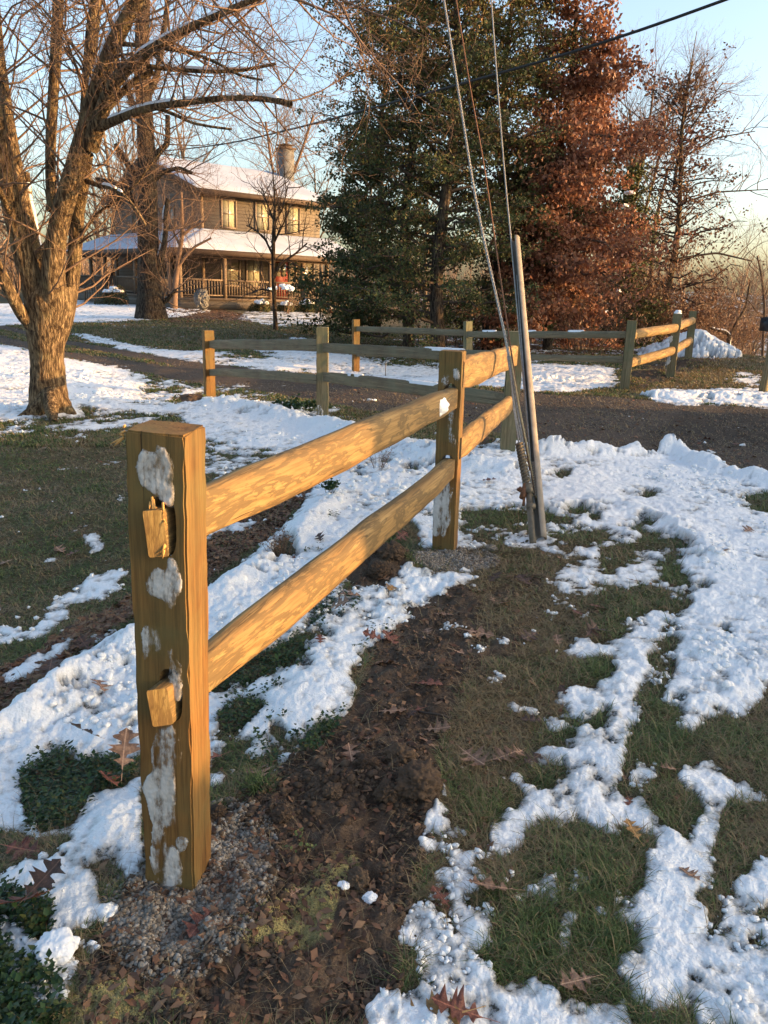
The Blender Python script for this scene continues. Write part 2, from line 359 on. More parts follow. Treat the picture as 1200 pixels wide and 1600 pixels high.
# plowed mound along the fence and strip beside the drive
fill(S, [(335,598),(400,605),(440,613),(500,630),(560,650),(560,668),(500,652),(460,640),(400,628),(340,618)], .52)
F1 = [(-300,1350),(0,1130),(60,1080),(110,1040),(205,985),(300,940),(380,880),(430,835),(470,800),(505,750),(480,735),(420,740),(330,720),(300,690),(290,660),(275,645),(310,632),(330,623),(370,625),(400,630),(440,632),(465,645),(470,655),(505,655),(530,657),(556,672),(600,685),(700,690),(740,712),(780,712),(800,790),(730,800),(700,870),(640,850),(600,840),(560,880),(520,900),(620,890),(740,885),(746,900),(700,920),(660,935),(640,960),(600,990),(575,1010),(560,1030),(545,1060),(557,1080),(550,1110),(500,1140),(470,1170),(440,1200),(400,1232),(330,1250),(322,1180),(220,1180),(215,1270),(220,1290),(190,1320),(130,1350),(100,1400),(60,1480),(30,1540),(0,1600),(-300,1750)]
fill(S, F1, .95)
fill(S, [(300,690),(420,700),(520,700),(560,700),(505,745),(480,760),(400,760),(320,760)], .50)
for p, w in [([(320,712),(360,700),(410,688)],8),([(318,735),(360,722),(400,708)],7),([(330,690),(370,680),(395,676)],7)]: stroke(S, p, w)
fill(S, [(500,740),(560,700),(640,690),(690,700),(690,760),(640,800),(560,840),(480,880),(440,880),(430,840),(470,800)], .98)
# green and bare holes in that strip
H = [[(35,1210),(90,1180),(120,1185),(120,1210),(160,1215),(150,1240),(140,1250),(110,1290),(60,1300),(35,1270)],
 [(100,1200),(180,1190),(215,1195),(215,1225),(170,1240),(130,1235)], [(-60,1395),(40,1398),(80,1420),(85,1460),(40,1475),(-60,1480)],
 [(320,1062),(370,1040),(420,1025),(470,1000),(475,1022),(420,1060),(370,1078),(325,1085)], [(340,1120),(370,1092),(415,1100),(395,1135),(345,1150)],
 [(478,955),(530,925),(572,930),(560,965),(520,985),(486,990)], [(585,832),(640,815),(668,835),(640,860),(600,860)], [(478,1150),(515,1125),(530,1140),(500,1180),(470,1190)],
 [(330,1235),(380,1215),(430,1220),(450,1245),(330,1262)], [(560,850),(610,845),(632,880),(620,905),(560,905),(530,900)], [(640,862),(760,862),(770,880),(690,895),(640,890)],
 [(425,848),(460,846),(468,870),(430,880)],[(425,1130),(450,1140),(440,1165),(418,1155)]]
for h in H: fill(S, h, 0)
fill(S, [(330,1150),(410,1140),(470,1165),(430,1215),(350,1225),(328,1200)], .62)
fill(S, [(480,935),(560,905),(640,905),(600,940),(560,990),(500,1010),(470,1000)], .55)
for a in [(510,780,10,4),(600,725,8,3),(640,735,14,5),(560,745,10,4),(620,700,9,4),(680,770,8,4),(500,870,10,6),(520,905,10,7),(310,1130,6,8),(455,705,8,3)]: blob(S, *a, 0.1)
# bottom-left broken snow
fill(S, [(-100,1290),(60,1305),(140,1300),(225,1265),(225,1600),(-100,1600)], .15)
for q in [[(95,1330),(140,1285),(180,1268),(220,1262),(222,1340),(190,1358),(165,1342),(115,1350)],
 [(-100,1360),(0,1372),(30,1355),(118,1355),(155,1372),(152,1398),(192,1425),(115,1460),(70,1470),(85,1412),(30,1400),(-100,1395)],
 [(-100,1480),(0,1475),(25,1470),(30,1495),(0,1510),(-100,1510)],[(-100,1530),(0,1530),(50,1538),(62,1560),(30,1600),(-100,1660)]]: fill(S, q, .9)
for a in [(205,1362,14,9),(82,1500,28,20),(142,1480,11,12),(92,1560,16,14),(75,1568,12,12),(40,1520,12,8),(180,1545,5,5)]: blob(S, *a)
# small bits on the dirt
for a in [(535,1383,8,6),(577,1402,12,9),(590,1382,4,3),(532,1470,6,5)]: blob(S, *a)
# --- right-hand side
fill(S, [(735,712),(800,700),(870,702),(930,712),(985,705),(1000,716),(1030,712),(1045,703),(1065,715),(1120,728),(1200,745),(1420,770),(1420,1000),(1420,1080),(1200,1068),(1150,1100),(1130,1140),(1085,1130),(1045,1100),(1052,1060),(1060,1010),(1062,960),(1085,940),(1075,905),(1060,880),(1085,860),(1060,835),(1010,840),(950,830),(890,806),(850,802),(800,792),(730,800)], .96)
fill(S, [(720,790),(850,800),(950,830),(1060,835),(1085,860),(1060,880),(1080,910),(1060,965),(980,985),(900,960),(860,900),(850,850),(770,850),(740,880),(720,860)], .43)
fill(S, [(850,990),(1060,970),(1050,1060),(1000,1130),(900,1120),(850,1080)], .34)
for p, w in [([(870,826),(915,818),(1010,828)],10),([(880,870),(950,850),(1000,842)],12),([(865,930),(915,905),(985,900),(1045,895)],12),([(870,905),(900,890),(930,878)],8),([(975,925),(1010,880),(1035,868)],9),([(905,862),(960,868)],7)]: stroke(S, p, w)
for a in [(900,800,18,5),(930,812,16,5),(1010,818,20,6),(960,862,26,8),(955,935,28,14),(1010,935,36,22),(925,840,20,8)]: blob(S, *a, .05)
fill(S, [(838,832),(858,836),(858,850),(800,856),(780,850),(800,840)], .95)
for h in [[(868,745),(880,736),(896,736),(890,750),(874,757)],[(998,772),(1010,765),(1032,770),(1030,776),(1004,782)],[(1155,778),(1200,772),(1420,785),(1420,815),(1180,798)],[(1090,915),(1112,915),(1110,922),(1092,922)],[(1120,985),(1130,980),(1140,988),(1130,995)]]: fill(S, h, 0)
fill(S, [(1050,1120),(1085,1100),(1150,1085),(1400,1065),(1400,1200),(1200,1180),(1100,1160),(1060,1140)], .12)
fill(S, [(1000,985),(1030,950),(1042,965),(1012,1015),(1012,1050),(990,1090),(985,1130),(960,1180),(965,1222),(930,1232),(900,1200),(878,1170),(930,1150),(960,1105),(900,1105),(865,1092),(880,1070),(920,1080),(962,1060),(962,1022),(905,1032),(900,1018),(960,1008)], .9)
fill(S, [(700,920),(770,1045),(790,1055),(780,1080),(765,1070)], .3)
for a in [(785,1058,14,8),(790,1075,10,5),(810,1102,24,8),(835,1120,14,6),(878,985,16,6),(905,1000,12,5),(800,1110,12,5)]: blob(S, *a, .9)
z2 = lambda pts: Zm(600,1100,2,pts)
fill(S, z2([(470,130),(585,110),(590,180),(700,210),(740,240),(640,255),(560,270),(470,265),(440,200)]), .60)
fill(S, z2([(785,25),(745,40),(700,60),(620,80),(585,110),(590,150),(560,190),(600,215),(660,190),(700,215),(745,240),(700,262),(640,255),(600,250),(560,270),(480,272),(440,250),(430,222),(380,240),(400,260),(430,270),(432,300),(410,330),(360,345),(290,350),(330,372),(325,425),(380,440),(410,465),(440,440),(445,390),(500,375),(560,365),(640,370),(690,392),(760,380),(820,410),(850,440),(842,480),(810,500),(820,560),(790,600),(740,560),(700,570),(720,620),(690,660),(720,700),(660,740),(600,738),(575,715),(615,670),(610,650),(560,655),(540,690),(545,745),(530,770),(600,785),(700,790),(730,830),(700,860),(740,900),(820,930),(900,950),(1000,930),(980,850),(1010,800),(1010,700),(990,640),(960,600),(1030,530),(980,500),(940,430),(900,410),(860,360),(820,320),(740,300),(730,260),(750,210),(735,170),(775,100),(792,50)]), .94)
fill(S, z2([(700,570),(740,560),(800,600),(800,680),(840,860),(780,930),(700,860),(730,830),(680,790),(560,785),(600,740),(660,740),(720,700),(690,660),(720,620)]), .56)
fill(S, z2([(980,178),(930,215),(905,250),(930,275),(980,300),(1000,340),(960,390),(975,430),(955,450),(1000,492),(1040,455),(1045,390),(1050,340),(1080,308),(1180,312),(1230,300),(1140,268),(1100,255),(1060,210),(1010,172)]), .92)
fill(S, z2([(1600,470),(1200,480),(1150,490),(1140,530),(1090,550),(1100,600),(1060,620),(1070,660),(1030,720),(1000,780),(970,830),(960,920),(1000,1200),(1600,1200)]), .9)
fill(S, z2([(1130,650),(1200,640),(1250,680),(1180,690)]), 0); blob(S, 1180, 1475, 14, 8, 0.1)
fill(S, z2([(-60,920),(0,912),(60,900),(110,870),(100,800),(170,760),(230,720),(200,640),(230,610),(270,650),(340,640),(350,690),(350,725),(400,755),(455,745),(450,780),(360,760),(290,790),(340,840),(400,850),(470,850),(540,890),(550,935),(620,910),(760,930),(800,1200),(-60,1200)]), .9)
fill(S, z2([(70,640),(170,640),(205,700),(150,745),(60,755),(35,740)]), .66)
fill(S, z2([(270,790),(350,755),(450,790),(540,780),(640,800),(700,830),(740,900),(700,930),(560,910),(520,860),(400,845)]), .1)
for x,y,a,b in [(500,595,46,48),(440,610,50,32),(612,545,48,40),(680,650,24,20),(820,218,40,34),(790,240,30,22),(845,150,28,8),(1055,70,28,13),(180,548,22,34),(255,560,30,44),(245,500,30,18),(130,450,36,18),(195,450,22,10),(240,215,22,18),(210,400,60,16),(150,370,26,26),(180,345,22,14),(205,290,30,16),(470,785,60,14),(1100,430,20,12),(1060,560,18,9),(940,790,20,18),(700,520,14,16),(310,46,16,5),(120,30,20,10),(540,402,8,8)]:
    blob(S, 600+x/2, 1100+y/2, a/2, b/2, .8)
fill(S, z2([(400,-10),(470,-5),(490,30),(430,30)]), .8); fill(S, z2([(500,40),(620,10),(700,30),(620,75),(480,95)]), .62)
fill(S, z2([(860,-10),(940,45),(870,90),(960,110),(1000,60),(1050,30),(1130,40),(1165,0),(1200,-60),(900,-60)]), .95)
fill(S, z2([(930,100),(1000,110),(1000,140),(960,150)]), .6)
# far snow
fill(S, [(113,519),(155,526),(210,539),(280,549),(330,548),(380,548),(430,540),(500,550),(580,555),(640,562),(720,575),(830,565),(900,570),(960,575),(968,604),(900,612),(830,612),(760,604),(700,600),(560,592),(500,584),(400,577),(320,567),(250,557),(200,549),(150,535),(113,525)], .93)
fill(S, [(330,556),(400,545),(440,552),(420,560),(350,566)], .45)
fill(S, [(610,530),(730,525),(980,530),(975,566),(900,572),(830,570),(760,585),(640,575),(560,562)], .44)
fill(S, [(-300,478),(60,474),(150,462),(260,462),(310,474),(330,486),(250,500),(130,504),(0,509),(-300,500)], .93)
fill(S, [(378,488),(440,482),(508,482),(508,508),(440,512),(400,505),(366,500)], .6)
fill(S, [(310,478),(400,473),(440,478),(440,484),(350,484)], .85); blob(S, 465, 530, 16, 3)
fill(S, [(560,592),(700,600),(720,612),(650,612),(560,604)], .4)
fill(S, [(1003,616),(1030,607),(1080,609),(1140,606),(1200,611),(1420,620),(1420,650),(1200,638),(1120,633),(1060,634),(1020,626)], 1)
fill(S, [(1130,594),(1165,580),(1190,584),(1192,603),(1150,601)], .8)
fill(S, [(1055,553),(1072,525),(1090,516),(1108,522),(1148,557),(1100,555)], 1)
fill(S, [(985,545),(1035,530),(1052,545),(1000,560)], .55); fill(S, [(1200,560),(1400,560),(1400,590),(1200,590)], .7)

fill(S, [(-100,1400),(0,1400),(60,1462),(120,1500),(110,1560),(60,1610),(-100,1610)], .56)
PILE = gp(1092,556); PILE.y += .5; _pd = ((GX-PILE.x)/1.3)**2+((GY-PILE.y)/1.1)**2; S[_pd < 1.0] = 1
base = f32()
Df, Gv, Lt, Dr, Th, Sw, Wt = f32(), f32(), f32(), f32(), f32(), f32(), f32()
Th[:] = .42
fill(Df, [(600,900),(720,900),(760,960),(720,1000),(720,1080),(690,1150),(690,1230),(672,1300),(640,1400),(620,1620),(100,1620),(180,1400),(330,1270),(480,1180),(560,1090),(590,1000)], 1)
fill(Df, [(540,860),(630,850),(640,900),(540,920)], 1)
fill(Df, [(280,618),(320,614),(320,640),(280,640)], 1); fill(Df, [(700,690),(790,690),(790,705),(700,705)], .9)
fill(Th, [(700,840),(900,850),(930,950),(900,1080),(840,1140),(760,1200),(700,1200),(690,1060),(600,1010),(640,960),(740,890)], 1.25); fill(Df, [(760,880),(850,880),(860,960),(800,1040),(740,1080),(710,1060),(740,960)], .42)
fill(Th, [(1100,1080),(1400,1060),(1400,1380),(1150,1340),(1100,1260),(1060,1170)], .75)
fill(Th, [(-300,640),(430,700),(500,745),(330,870),(200,980),(0,1100),(-300,1250)], .32)
fill(Lt, [(-300,1290),(0,1112),(200,965),(330,905),(430,832),(505,746),(470,738),(330,832),(200,925),(0,1050),(-300,1170)], .95)
fill(Lt, [(640,520),(1000,522),(1040,540),(1000,556),(600,560)], .8)
fill(Lt, [(240,482),(330,478),(390,492),(400,506),(250,506)], .6)
fill(Th, [(230,498),(500,505),(515,535),(300,540),(130,520)], .6)
fill(Th, [(985,600),(1000,560),(1150,556),(1400,560),(1400,620),(1000,620)], .85); fill(Df, [(960,600),(1010,560),(1060,552),(1140,560),(1080,585),(1010,612),(1000,622)], .6)
fill(Dr, [(-400,496),(0,507),(100,531),(314,566),(450,582),(600,604),(830,615),(1000,624),(1200,639),(1420,652),(1420,770),(1200,737),(1020,720),(920,702),(840,698),(700,655),(560,640),(420,614),(283,595),(227,585),(102,559),(0,537),(-400,520)], 1)
fill(Dr, [(-400,503),(0,513),(100,538),(314,578),(420,596),(420,600),(314,581),(100,550),(0,525),(-400,512)], .25)
fill(Gv, [(170,1420),(200,1385),(250,1340),(330,1270),(390,1275),(420,1310),(420,1370),(380,1430),(330,1480),(240,1490),(180,1470)], .75)
fill(Gv, [(640,866),(720,852),(790,868),(760,892),(680,900),(640,890)], .9)
fill(Sw, [(350,1440),(420,1400),(520,1340),(580,1330),(530,1400),(520,1470),(400,1490)], .9)
fill(Sw, [(130,1520),(260,1530),(340,1560),(250,1620),(60,1620),(0,1600),(0,1560)], .7)
fill(Wt, [(1060,645),(1200,640),(1400,660),(1400,700),(1150,700),(1040,700),(1000,690)], .45); fill(Wt, [(860,625),(1000,640),(1000,655),(840,640)], .25); fill(Wt, [(560,1190),(640,1200),(650,1290),(560,1300)], .35)

nz = fbm(GX, GY, .16, 5, 1); nz2 = fbm(GX, GY, .045, 4, 2); far = np.clip(GY/9, 0, 1)
nf = fbm(GX, GY, .6, 5, 3)
# streaky melt pattern (drifts run along one direction in the grass)
ca, sa = math.cos(.95), math.sin(.95)
nst = fbm((GX*ca+GY*sa)*.28, (-GX*sa+GY*ca)*1.4, .16, 5, 4)
m = blur(S, 2)*.45+blur(S, 7)*.55
nz3 = fbm(GX, GY, .016, 3, 15); cov = m-.5+(nz-.5)*.75+(nz2-.5)*.62+(nz3-.5)*.30*(1-far)+(nst-.5)*.40+(nf-.5)*.7*far
cov = cov-(1-ss(.05, .4, m))*.24*np.clip(Df+Gv, 0, 1)
for a in (Df, Gv, Lt, Dr, Th, Sw, Wt): a[:] = np.clip(blur(a, 5)*1.0, 0, 1)
Df2 = ss(.35, .65, Df+(nz-.5)*.7); Gv2 = ss(.4, .6, Gv+(nz2-.5)*1.0+(nz-.5)*.5); Lt2 = ss(.35, .65, Lt+(nz-.5)*.8); Dr2 = ss(.4, .6, Dr+(nf-.5)*.5*1+(nz-.5)*.3); Th2 = np.clip(Th+(nz-.5)*1.6+(nf-.5)*.8, 0, 1); Sw2 = ss(.3, .8, Sw+(nz-.5)*.9+(nz2-.5)*.6)
Dr2[GY > 40] = 0
ZT = T(GX, GY)
fade = 1-.6*Dr2
ZG = ZT+(fbm(GX, GY, .35, 4, 5)-.5)*.05*fade+(nz2-.5)*.018*fade+Df2*((fbm(GX, GY, .09, 4, 6)-.5)*.055+(fbm(GX, GY, .03, 3, 16)-.5)*.02)
# plowed bank and soil heaps are real relief
def bump_at(Z, px, py, rx, ry, h):
    p = gp(px, py); d = ((GX-p.x)/rx)**2+((GY-p.y)/ry)**2; Z += h*np.exp(-d); return p
for a in [(590,880,.28,.16,.07),(640,1240,.10,.09,.05),(560,1210,.22,.12,.035),(765,700,.45,.25,.10),(300,628,.35,.3,.12),(985,605,.35,.3,.08),(1085,572,.5,.4,.15),(1030,585,.5,.4,.08),(690,572,.5,.5,.1)]: bump_at(ZG, *a)
Smound = blur(S, 24)
SNOWH = np.clip(cov, -.12, .5)
Wide = blur(S, 20); deep = ss(.45, .95, Wide)
DEEP = deep*(.35+.65*ss(.8, 3.0, GY))          # the nearest patches are only a melted film
th = np.where(SNOWH > 0, (.006+.030*DEEP)*(1-np.exp(-SNOWH/.07)), np.maximum(SNOWH*.22, -.03))
lump = (fbm(GX, GY, .10, 5, 8, .55)-.5)
rough_f = fbm(GX, GY, .8, 3, 11)
bill = 1-np.abs(2*fbm(GX, GY, .06, 4, 9)-1)
inn = np.clip(SNOWH*5, 0, 1)
th = th+inn*((lump*(.010+.066*ss(.48, .66, rough_f))+(bill-.8)*.015)*(.3+.7*DEEP)*(1-.35*far)+(fbm(GX, GY, .018, 3, 10)-.5)*.007+(fbm(GX, GY, .035, 3, 13)-.5)*.010)
def ridge(px_pts, w, h, Z):
    P = np.array([gp(*p)[:2] for p in px_pts]); D = np.full(GX.shape, 1e9)
    for a, b in zip(P[:-1], P[1:]):
        ab = b-a; t = np.clip(((GX-a[0])*ab[0]+(GY-a[1])*ab[1])/(ab@ab), 0, 1)
        D = np.minimum(D, (GX-a[0]-ab[0]*t)**2+(GY-a[1]-ab[1]*t)**2)
    Z += h*np.exp(-D/(w*w))*(.35+1.1*fbm(GX, GY, .22, 4, 12)); return Z
th0 = th.copy(); R_ = f32()
ridge([(300,638),(370,640),(440,655),(520,675),(600,700),(700,725),(800,745)], .22, .11, R_)
ridge([(-40,1160),(110,1070),(205,1010),(330,945),(430,870),(520,790)], .10, .06, R_)
ridge([(850,712),(960,716),(1050,712),(1120,742),(1250,775)], .14, .12, R_)
ridge([(860,800),(960,790),(1060,830),(1110,880)], .12, .05, R_)
ridge([(1020,620),(1100,622),(1200,626),(1300,632)], .22, .10, R_)
bump_at(R_, 1043, 712, .16, .10, .10); bump_at(R_, 975, 708, .09, .08, .05); R_ += .55*np.exp(-1.5*_pd)*(.8+.4*fbm(GX, GY, .3, 3, 2))
bump_at(R_, 82, 645, .22, .12, .14)
th = th+R_*ss(0, .35, SNOWH)
bump_at(R_, 70, 652, .35, .18, .05)
ZS = ZG+th
THIN = 1-ss(.02, .40, cov+(nz2-.5)*.35)

idx = np.arange(NU*NV).reshape(NV, NU)
quads = np.stack([idx[:-1,:-1], idx[:-1,1:], idx[1:,1:], idx[1:,:-1]], -1).reshape(-1, 4)
V = np.stack([GX, GY, ZG], -1).reshape(-1, 3)
gat = {'dirt': Df2, 'gravel': Gv2, 'litter': Lt2, 'drive': Dr2, 'thatch': Th2, 'saw': Sw2, 'wet': Wt}
tag(mk('ground', mesh_np('ground', V, quads, attrs={k: v.ravel() for k, v in gat.items()}, smooth=True), M_ground), kind='structure')
cv = (th.ravel() > -.022); keep = cv[quads].any(1); qs = quads[keep]
used = np.zeros(NU*NV, bool); used[qs.ravel()] = True; remap = np.cumsum(used)-1
VS = np.stack([GX, GY, ZS], -1).reshape(-1, 3)[used]
snow_me = mesh_np('snow', VS, remap[qs], attrs={'thin': THIN.ravel()[used]}, smooth=True)
tag(mk('snow', snow_me, M_snow), 'melting white snow lying in patches and banks over the grass', 'snow', kind='stuff')

# outer land, sinking below the detailed sheet where both exist
xs = np.concatenate([-np.geomspace(420, 12, 50), np.linspace(-11, 11, 40), np.geomspace(12, 420, 50)])
ys = np.concatenate([-np.geomspace(120, 4, 14), np.linspace(-3, 80, 84), np.geomspace(82, 620, 40)])
OX, OY = np.meshgrid(xs, ys); ins = (np.abs(OX) < .97*us[-1]*OY) & (OY > .7) & (OY < 71)
OZ = T(OX, OY)+np.where(ins, -.25-.004*OY, -.02)+(fbm(OX, OY, 6, 3, 2)-.5)*.1
n1, n2 = OX.shape; ii = np.arange(n1*n2).reshape(n1, n2)
oq = np.stack([ii[:-1,:-1], ii[:-1,1:], ii[1:,1:], ii[1:,:-1]], -1).reshape(-1, 4)
n = NT('outer_land', .95, .1); v = n.coord(); a = n.noise(.35, v, 6, .6); b_ = n.noise(3, v, 5, .6)
M_outer = n.done(n.mix(n.ramp(a, (.54, 0.0), (.60, .75)), n.ramp(b_, (.3, (.045,.045,.024)), (.7, (.12,.105,.06))), (.75,.77,.80)), n.bump(b_, .5, .05))
tag(mk('terrain', mesh_np('terrain', np.stack([OX, OY, OZ], -1).reshape(-1, 3), oq, smooth=True), M_outer), kind='structure')

def gsample(arr, x, y):
    ui = np.clip(np.interp(x/y, us, UI), 0, NU-1.01); vi = np.clip(np.log(np.maximum(y, Y0)/Y0)/LSTEP, 0, NV-1.01)
    a = ui.astype(int); b = vi.astype(int); fa = ui-a; fb = vi-b
    return (arr[b,a]*(1-fa)+arr[b,a+1]*fa)*(1-fb)+(arr[b+1,a]*(1-fa)+arr[b+1,a+1]*fa)*fb
ZTOP = np.maximum(ZG, np.where(th > 0, ZS, -9))
def ztop(x, y): return float(gsample(ZTOP, np.array([x]), np.array([y]))[0])
def surf(px, py):
    p = gp(px, py); return Vector((p.x, p.y, ztop(p.x, p.y)))
# ================================================================== FENCES
rng = np.random.RandomState(3)
def frame(A, B, side=None):
    """matrix whose x runs A->B, z as upright as it can be"""
    A = Vector(A); B = Vector(B); x = (B-A).normalized(); y = Vector((0,0,1)).cross(x).normalized(); z = x.cross(y)
    return Matrix(((x.x,y.x,z.x,A.x),(x.y,y.y,z.y,A.y),(x.z,y.z,z.z,A.z),(0,0,0,1)))
def post_frame(P0, P1, n):
    z = (Vector(P1)-Vector(P0)).normalized(); y = -Vector((n[0], n[1], 0)).normalized(); x = y.cross(z).normalized(); y = z.cross(x)
    return Matrix(((x.x,y.x,z.x,P0[0]),(x.y,y.y,z.y,P0[1]),(x.z,y.z,z.z,P0[2]),(0,0,0,1)))
def post_mesh(w, d, h, bury=.25, holes=(), nz=24, seed=0, rough=.0015, topslant=.0):
    bm = bmesh.new(); zs = np.linspace(-bury, h, nz); r = random.Random(seed); rings = []
    for i, z in enumerate(zs):
        pts = []
        for (a, b) in ((-1,-1),(0,-1),(1,-1),(1,0),(1,1),(0,1),(-1,1),(-1,0)):
            pts.append(bm.verts.new((a*w/2+r.gauss(0, rough), b*d/2+r.gauss(0, rough), z+(topslant*a if i == nz-1 else 0))))
        rings.append(pts)
    for p, q in zip(rings[:-1], rings[1:]):
        for j in range(8): bm.faces.new((p[j], p[(j+1)%8], q[(j+1)%8], q[j]))
    bm.faces.new(rings[-1]); bm.faces.new(rings[0][::-1])
    vert = [e for e in bm.edges if abs(e.verts[0].co.z-e.verts[1].co.z) > .005 and abs(abs(e.verts[0].co.x)-w/2) < .01 and abs(abs(e.verts[0].co.y)-d/2) < .01]
    top = [e for e in bm.edges if e.verts[0] in rings[-1] and e.verts[1] in rings[-1]]
    bmesh.ops.bevel(bm, geom=vert+top, offset=.0045, segments=2, affect='EDGES', clamp_overlap=True)
    me = bpy.data.meshes.new('post'); bm.normal_update(); bm.to_mesh(me); bm.free()
    for (hx, hz, hw, hh) in holes:
        c = bmesh.new(); pr = []
        for k in range(20):
            t = k/20*2*math.pi; cx = math.copysign(abs(math.cos(t))**.6, math.cos(t))*hw/2; cz = math.copysign(abs(math.sin(t))**.75, math.sin(t))*hh/2
            pr.append((hx+cx, hz+cz))
        f0 = [c.verts.new((x, -d, z)) for x, z in pr]; f1 = [c.verts.new((x, d, z)) for x, z in pr]
        c.faces.new(f0); c.faces.new(f1[::-1])
        for k in range(20): c.faces.new((f0[(k+1)%20], f0[k], f1[k], f1[(k+1)%20]))
        bmesh.ops.recalc_face_normals(c, faces=c.faces); cm = bpy.data.meshes.new('c'); c.to_mesh(cm); c.free()
        a = bpy.data.objects.new('a', me); b = bpy.data.objects.new('b', cm); COL.objects.link(a); COL.objects.link(b)
        md = a.modifiers.new('b', 'BOOLEAN'); md.operation = 'DIFFERENCE'; md.object = b; md.solver = 'EXACT'
        dg = bpy.context.evaluated_depsgraph_get(); dg.update(); me2 = bpy.data.meshes.new_from_object(a.evaluated_get(dg))
        bpy.data.objects.remove(a); bpy.data.objects.remove(b); me = me2
    return me
def rail_mesh(L, rz, ry, e0=(.052,.024), e1=(.052,.024), t0=.32, t1=.32, seed=0, cut0=0.0, cut1=0.0, bow=.0, flat=.45, both_round=False):
    n = 56; k = 20; r = np.random.RandomState(seed); xs = np.linspace(0, L, n)
    s = np.minimum(ss(0, t0, xs), 1); e = ss(0, t1, L-xs)
    RZ = (e0[0]+(rz-e0[0])*s)*np.where(xs > L/2, 0, 1)+(e1[0]+(rz-e1[0])*e)*np.where(xs > L/2, 1, 0)
    RY = (e0[1]+(ry-e0[1])*s)*np.where(xs > L/2, 0, 1)+(e1[1]+(ry-e1[1])*e)*np.where(xs > L/2, 1, 0)
    th = np.arange(k)*2*math.pi/k; c, s_ = np.cos(th), np.sin(th)
    bx_ = 1-np.minimum(s, e)[:,None]; ex = (.8 if both_round else .62)-(0 if both_round else .48)*bx_; cy = np.sign(c)[None]*np.abs(c)[None]**ex; cz = np.sign(s_)[None]*np.abs(s_)[None]**(ex+.05)
    cy = np.where(cy > 0, cy*(1 if both_round else flat+(1-flat)*bx_), cy)
    nz_ = fbm(xs[:,None]*1.0+seed*3, th[None]*.25+seed, .35, 4, seed % 6)-.5
    X = np.repeat(xs[:,None], k, 1); Y = RY[:,None]*cy*(1+.12*nz_*2); Z = RZ[:,None]*cz*(1+.10*nz_*2)
    Z = Z+(bow*np.sin(math.pi*xs/L)+.008*(fbm(xs+seed, xs*0+1, .7, 3, 2)-.5)*2)[:,None]
    X[0] += -cut0*Y[0]-.25*cut0*Z[0]; X[-1] += cut1*Y[-1]
    V = np.stack([X, Y, Z], -1).reshape(-1, 3); i = np.arange(n-1)[:,None]*k; j = np.arange(k)[None]; j2 = (j+1) % k
    q = np.stack([i+j, i+j2, i+k+j2, i+k+j], -1).reshape(-1, 4)
    # own end vertices keep the sawn edge crisp
    E0 = V[:k]; E1 = V[-k:]; V = np.vstack([V, E0, E0.mean(0)[None], E1, E1.mean(0)[None]]); a = n*k; b = a+k+1
    t = [(a+k, a+(m+1)%k, a+m) for m in range(k)]+[(b+k, b+m, b+(m+1)%k) for m in range(k)]
    q = q[:, ::-1]; t = [x[::-1] for x in t]
    me = mesh_np('rail', V, q, t, smooth=False)
    sm = np.zeros(len(me.polygons), bool); sm[:len(q)] = True; me.polygons.foreach_set('use_smooth', sm)
    mi = np.zeros(len(me.polygons), np.int32); mi[len(q):] = 1; me.polygons.foreach_set('material_index', mi)
    bmx = bmesh.new(); bmx.from_mesh(me); bmesh.ops.recalc_face_normals(bmx, faces=bmx.faces); bmx.to_mesh(me); bmx.free()
    return me
def add_rail(root, A, B, mat, endmat, label=None, **kw):
    A = Vector(A)-root.location; B = Vector(B)-root.location
    me = rail_mesh((B-A).length, **kw); me.materials.append(mat); me.materials.append(endmat)
    o = mk('rail', me, None, root, frame(A, B)); tag(o, label); return o
def add_post(root, P0, P1, n, w, d, mat, label=None, **kw):
    P0 = Vector(P0); P1 = Vector(P1)
    o = mk('post', post_mesh(w, d, (P1-P0).length, **kw), mat, root, post_frame(P0-root.location, P1-root.location, n)); tag(o, label); return o
